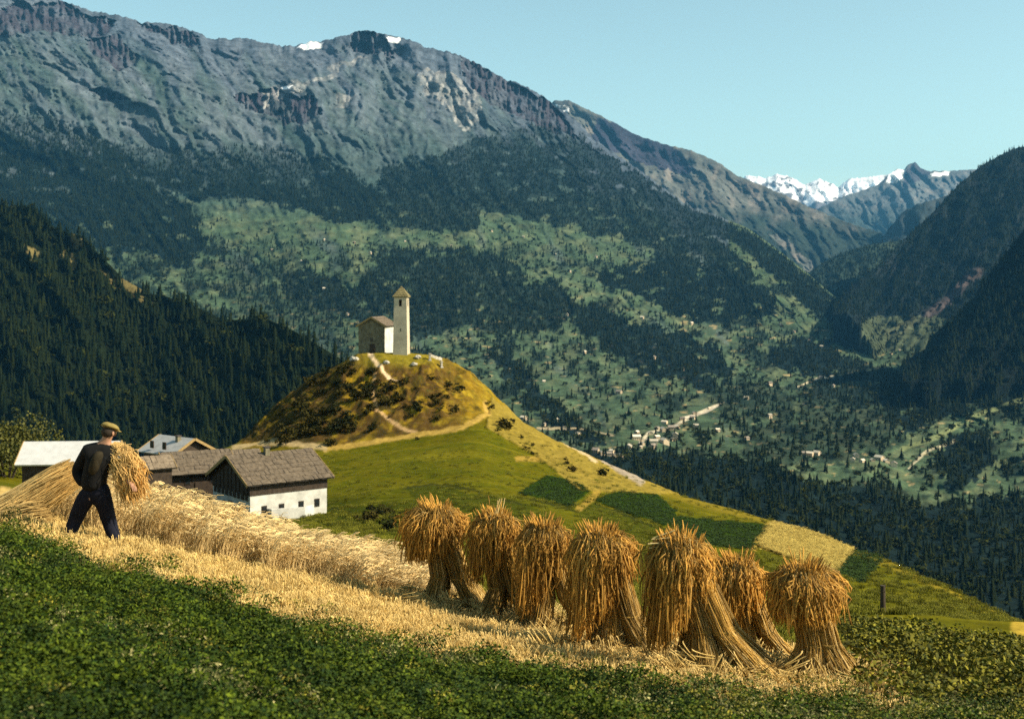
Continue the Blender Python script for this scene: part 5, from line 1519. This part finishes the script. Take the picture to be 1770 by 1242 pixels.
link("straw_bundle", np_mesh("straw_bundle", V, Fq, m_straw, True, Cc), pile)
V, Fq, Cc = straw_heap("", "", (-.75, -.25, -.12), 1.0, (.85, .1, .38), .30, .16, 900, g, droop=.1, fan=.1)
link("straw_bundle", np_mesh("straw_bundle", V, Fq, m_straw, True, Cc), pile)
held = empty("carried_sheaf", mp(205, 790, -.05)); tag(held, "sheaf of orange straw held under the man's right arm, ears hanging down", "sheaf")
V, Fq, Cc = straw_heap("", "", (-.16, .10, .12), .50, (.50, -.05, -.42), .10, .14, 800, g, droop=.30, fan=-.3, loose=.035)
link("straw_bundle", np_mesh("straw_bundle", V, Fq, m_straw, True, Cc * np.array([1.0, .92, .85])), held)
ring_band((.02, .08, -.04), .17, m_straw, held)
# ------------------------------------------------------------------ the man
m_skin = flat_mat("skin", (0.33, 0.17, 0.10), 0.6, 8.0, .9, 1.1, spec=.35)
m_jacket = flat_mat("dark_jacket", (0.006, 0.006, 0.006), 0.9, 14.0, .6, 1.5, .4, .01)
m_vest = flat_mat("brown_vest", (0.022, 0.017, 0.008), 0.9, 14.0, .6, 1.5, .4, .01)
m_trous = flat_mat("navy_trousers", (0.006, 0.007, 0.014), 0.9, 14.0, .6, 1.6, .4, .01)
m_cap = flat_mat("ochre_cap", (0.20, 0.15, 0.045), 0.85, 12.0, .8, 1.2)
m_shirt = flat_mat("pale_shirt", (0.60, 0.55, 0.45), 0.85, 10.0, .85, 1.1)
m_boot = flat_mat("dusty_boot", (0.05, 0.035, 0.025), 0.7, 10.0, .8, 1.3)
mo = mp(165, 945)
mo = (mo[0], mo[1], ground_z(mo[0], mo[1]))
man = empty("person", mo); tag(man, "man seen from behind in ochre flat cap and dark clothes, striding with a sheaf", "person")
def q(px, py, dy=0.0):
    p = mp(px, py, dy); return Vector((p[0] - mo[0], p[1] - mo[1], p[2] - mo[2]))
def skinned(name, verts, edges, radii, mat, parent, sub=2, root=0):
    me = bpy.data.meshes.new(name); me.from_pydata([tuple(v) for v in verts], edges, []); me.update()
    o = link(name, me, parent); me.materials.append(mat)
    md = o.modifiers.new("skin", 'SKIN'); md.use_smooth_shade = True
    for i, r in enumerate(radii):
        s = me.skin_vertices[0].data[i]; s.radius = (r, r) if not isinstance(r, tuple) else r; s.use_root = (i == root)
    sb = o.modifiers.new("sub", 'SUBSURF'); sb.levels = sub; sb.render_levels = sub
    return o
# body: pelvis 0, waist 1, chest 2, neck base 3, neck 4, head 5, crown 6 | arms | legs
J = dict(pel=q(163, 848), waist=q(161, 828), chest=q(172, 796), nb=q(180, 771), nk=q(184, 760), hd=q(189, 747), cr=q(190, 736),
    sl=q(154, 779, .03), el=q(131, 815, .08), wl=q(146, 842, -.06), hl=q(152, 850, -.08),
    sr=q(199, 781, .03), er=q(210, 815, .10), wr=q(222, 832, -.16), hr=q(227, 837, -.19),
    pl=q(150, 856, .0), kl=q(131, 896, .06), al=q(117, 931, -.02), tl=q(113, 937, .12),
    prr=q(177, 856, .0), kr=q(189, 902, .14), ar=q(202, 943, -.05), tr=q(210, 950, .12))
names = list(J); ix = {n: i for i, n in enumerate(names)}
E = [(a, b) for a, b in (('pel', 'waist'), ('waist', 'chest'), ('chest', 'nb'), ('nb', 'nk'), ('nk', 'hd'), ('hd', 'cr'), ('nb', 'sl'), ('sl', 'el'), ('el', 'wl'), ('wl', 'hl'), ('nb', 'sr'), ('sr', 'er'), ('er', 'wr'), ('wr', 'hr'), ('pel', 'pl'), ('pl', 'kl'), ('kl', 'al'), ('al', 'tl'), ('pel', 'prr'), ('prr', 'kr'), ('kr', 'ar'), ('ar', 'tr'))]
E = [(ix[a], ix[b]) for a, b in E]
rad = dict(pel=.08, waist=.10, chest=.145, nb=.085, nk=.055, hd=.088, cr=.075, sl=.065, el=.042, wl=.028, hl=.036, sr=.065, er=.042, wr=.028, hr=.036, pl=.088, kl=.056, al=.038, tl=.032, prr=.088, kr=.056, ar=.038, tr=.032)
body = skinned("body", [J[n] for n in names], E, [rad[n] for n in names], m_skin, man)
# clothes follow the same joints, a little wider
def cloth(name, seq, ed, rr, mat, parent=None, sub=2):
    return skinned(name, [J[n] if isinstance(n, str) else n for n in seq], ed, rr, mat, parent or man, sub)
mid = lambda a, b, t: J[a] * (1 - t) + J[b] * t
jk = cloth("jacket", [J['pel'] + Vector((0, 0, -.03)), 'waist', 'chest', 'nb', 'sl', 'el', mid('el', 'wl', .9), 'sr', 'er', mid('er', 'wr', .45), mid('nb', 'nk', .5), mid('pel', 'pl', .4)],
      [(0, 1), (1, 2), (2, 3), (3, 4), (4, 5), (5, 6), (3, 7), (7, 8), (8, 9), (3, 10)], [(.215, .19), (.20, .18), (.225, .19), .15, .115, .085, .064, .105, .08, .066, .08, .02], m_jacket)
vest = cloth("vest_back", [mid('waist', 'chest', .1) + Vector((.03, -.075, 0)), J['chest'] + Vector((.03, -.11, 0)), mid('chest', 'nb', .8) + Vector((.02, -.075, 0))], [(0, 1), (1, 2)], [(.15, .09), (.17, .10), (.13, .08)], m_vest)
tro = cloth("trousers", ['pel', 'pl', 'kl', mid('kl', 'al', .92), 'prr', 'kr', mid('kr', 'ar', .94), mid('pel', 'waist', 1.0)],
      [(0, 1), (1, 2), (2, 3), (0, 4), (4, 5), (5, 6), (0, 7)], [.185, .14, .108, .088, .14, .108, .088, .17], m_trous)
slv = cloth("shirt_sleeve", [J['sr'] + Vector((.07, -.10, -.02)), mid('sr', 'er', .5) + Vector((.075, -.11, 0)), J['er'] + Vector((.04, -.10, -.02))], [(0, 1), (1, 2)], [.045, .05, .042], m_shirt)
for a, t in (('al', 'tl'), ('ar', 'tr')):
    cloth("boot", [J[a] + Vector((0, 0, .07)), J[a] + Vector((0, -.03, -.02)), mid(a, t, .5) + Vector((0, 0, -.02)), J[t] + Vector((0, .03, -.01))], [(0, 1), (1, 2), (2, 3)], [.058, .056, .052, .045], m_boot)
# head: hair, ears, face, cap
hd = J['hd']
fwd = Vector((.62, .78, -.1)).normalized()      # he looks away to the right, towards the sheaf
side = fwd.cross(Vector((0, 0, 1))).normalized()
def blob(name, c, r, mat, parent, rotz=0.0, sub=3, cut=None):
    bm = bmesh.new(); bmesh.ops.create_icosphere(bm, subdivisions=sub, radius=1.0)
    for v in bm.verts: v.co = Vector((v.co.x * r[0], v.co.y * r[1], v.co.z * r[2]))
    if cut is not None:
        bmesh.ops.delete(bm, geom=[v for v in bm.verts if v.co.z < cut], context='VERTS')
    o = bm_obj(name, bm, mat, parent, True); o.location = c; o.rotation_euler = (0, 0, rotz)
    return o
rz = math.atan2(fwd.y, fwd.x)
blob("hair", hd + Vector((-.012, -.012, .012)), (.098, .088, .088), flat_mat("dark_hair", (.03, .022, .016), .8), man, rz)
for s in (-1, 1): blob("ear", hd + side * s * .088 + Vector((0, 0, -.01)), (.02, .012, .032), m_skin, man, rz, 2)
blob("nose", hd + fwd * .098 + Vector((0, 0, -.012)), (.020, .014, .022), m_skin, man, rz, 2)
for s in (-1, 1): blob("eye", hd + fwd * .082 + side * s * .032 + Vector((0, 0, .012)), (.010, .013, .009), flat_mat("eye_white", (.5, .5, .48), .4), man, rz, 2)
blob("mouth", hd + fwd * .084 + Vector((0, 0, -.048)), (.008, .024, .006), flat_mat("lips", (.25, .08, .06), .6), man, rz, 2)
bm = bmesh.new(); bmesh.ops.create_uvsphere(bm, u_segments=28, v_segments=14, radius=1.0)
for v in bm.verts:
    x_, y_, z_ = v.co
    z2 = z_ * .062 if z_ > 0 else z_ * .022
    v.co = Vector((x_ * .132 + .012, y_ * .118, z2 + .02 * (-x_) + .008 * math.sin(9 * y_) * max(0, z_)))
capo = bm_obj("cap", bm, m_cap, man, True); capo.location = hd + Vector((0, 0, .070)); capo.rotation_euler = (0, math.radians(12), rz)
bm = bmesh.new(); n = 14
top = []; bot = []
for k in range(n + 1):
    a = -1.1 + 2.2 * k / n
    for L_, arr in ((.105, 0), (.178, 1)):
        arr_ = (top, bot)
    top.append((bm.verts.new((math.cos(a) * .10, math.sin(a) * .10, .004)), bm.verts.new((math.cos(a) * .10 + .075 * math.cos(a), math.sin(a) * .115, -.022))))
    bot.append((bm.verts.new((math.cos(a) * .10, math.sin(a) * .10, -.004)), bm.verts.new((math.cos(a) * .10 + .075 * math.cos(a), math.sin(a) * .115, -.032))))
for k in range(n):
    bm.faces.new((top[k][0], top[k][1], top[k + 1][1], top[k + 1][0])); bm.faces.new((bot[k][0], bot[k + 1][0], bot[k + 1][1], bot[k][1]))
    bm.faces.new((top[k][1], bot[k][1], bot[k + 1][1], top[k + 1][1]))
pk = bm_obj("peak", bm, m_cap, capo, True); pk.location = (0.015, 0, -.012)
# hands: palm, four bent fingers and a thumb each
def hand(w, h, name="hand"):
    d = (h - w).normalized(); sd = d.cross(Vector((0, 0, 1))).normalized(); dn = d.cross(sd).normalized()
    vv = [w, h, ]; ee = [(0, 1)]; rr = [.026, (.040, .022)]
    for k, (L_, o_) in enumerate(((.070, -.030), (.080, -.010), (.075, .011), (.060, .031))):
        b = h + d * .030 + sd * o_; i = len(vv)
        vv += [b, b + d * L_ * .5 - Vector((0, 0, 1)) * .008, b + d * L_ * .75 - Vector((0, 0, 1)) * .036, b + d * L_ * .6 - Vector((0, 0, 1)) * .058]
        ee += [(1, i), (i, i + 1), (i + 1, i + 2), (i + 2, i + 3)]; rr += [.011, .010, .009, .007]
    i = len(vv); b = w + d * .02 - sd * .03
    vv += [b, b + d * .03 - sd * .022 - Vector((0, 0, .01)), b + d * .055 - sd * .02 - Vector((0, 0, .03))]
    ee += [(0, i), (i, i + 1), (i + 1, i + 2)]; rr += [.013, .011, .009]
    return skinned(name, vv, ee, rr, m_skin, man, 1)
hand(J['wl'], J['hl']); hand(J['wr'], J['hr'])
# ------------------------------------------------------------------ haze
hm = bpy.data.materials.new("haze"); hm.use_nodes = True
hn = hm.node_tree; hn.nodes.clear()
ho = hn.nodes.new("ShaderNodeOutputMaterial"); hv = hn.nodes.new("ShaderNodeVolumePrincipled")
hv.inputs['Color'].default_value = (0.13, 0.50, 0.95, 1)
hv.inputs['Density'].default_value = HAZE
hv.inputs['Anisotropy'].default_value = 0.0
hn.links.new(hv.outputs[0], ho.inputs['Volume'])
bm = bmesh.new(); bmesh.ops.create_cube(bm, size=1.0)
me = bpy.data.meshes.new("haze"); bm.to_mesh(me); bm.free(); me.materials.append(hm)
hb = link("haze", me); hb.scale = (34000, 34000, 3800)
hb.location = (0, 13000, -762 + 1900); tag(hb, kind='stuff')
scene.cycles.volume_step_rate = 1.0
print("tris", sum(sum(len(p.vertices) - 2 for p in o.data.polygons) for o in scene.objects if o.type == "MESH" and len(o.data.polygons) > 20000) if 0 else sum((len(o.data.loops) - 2 * len(o.data.polygons)) for o in scene.objects if o.type == "MESH"))
print("script", time.time() - T0)
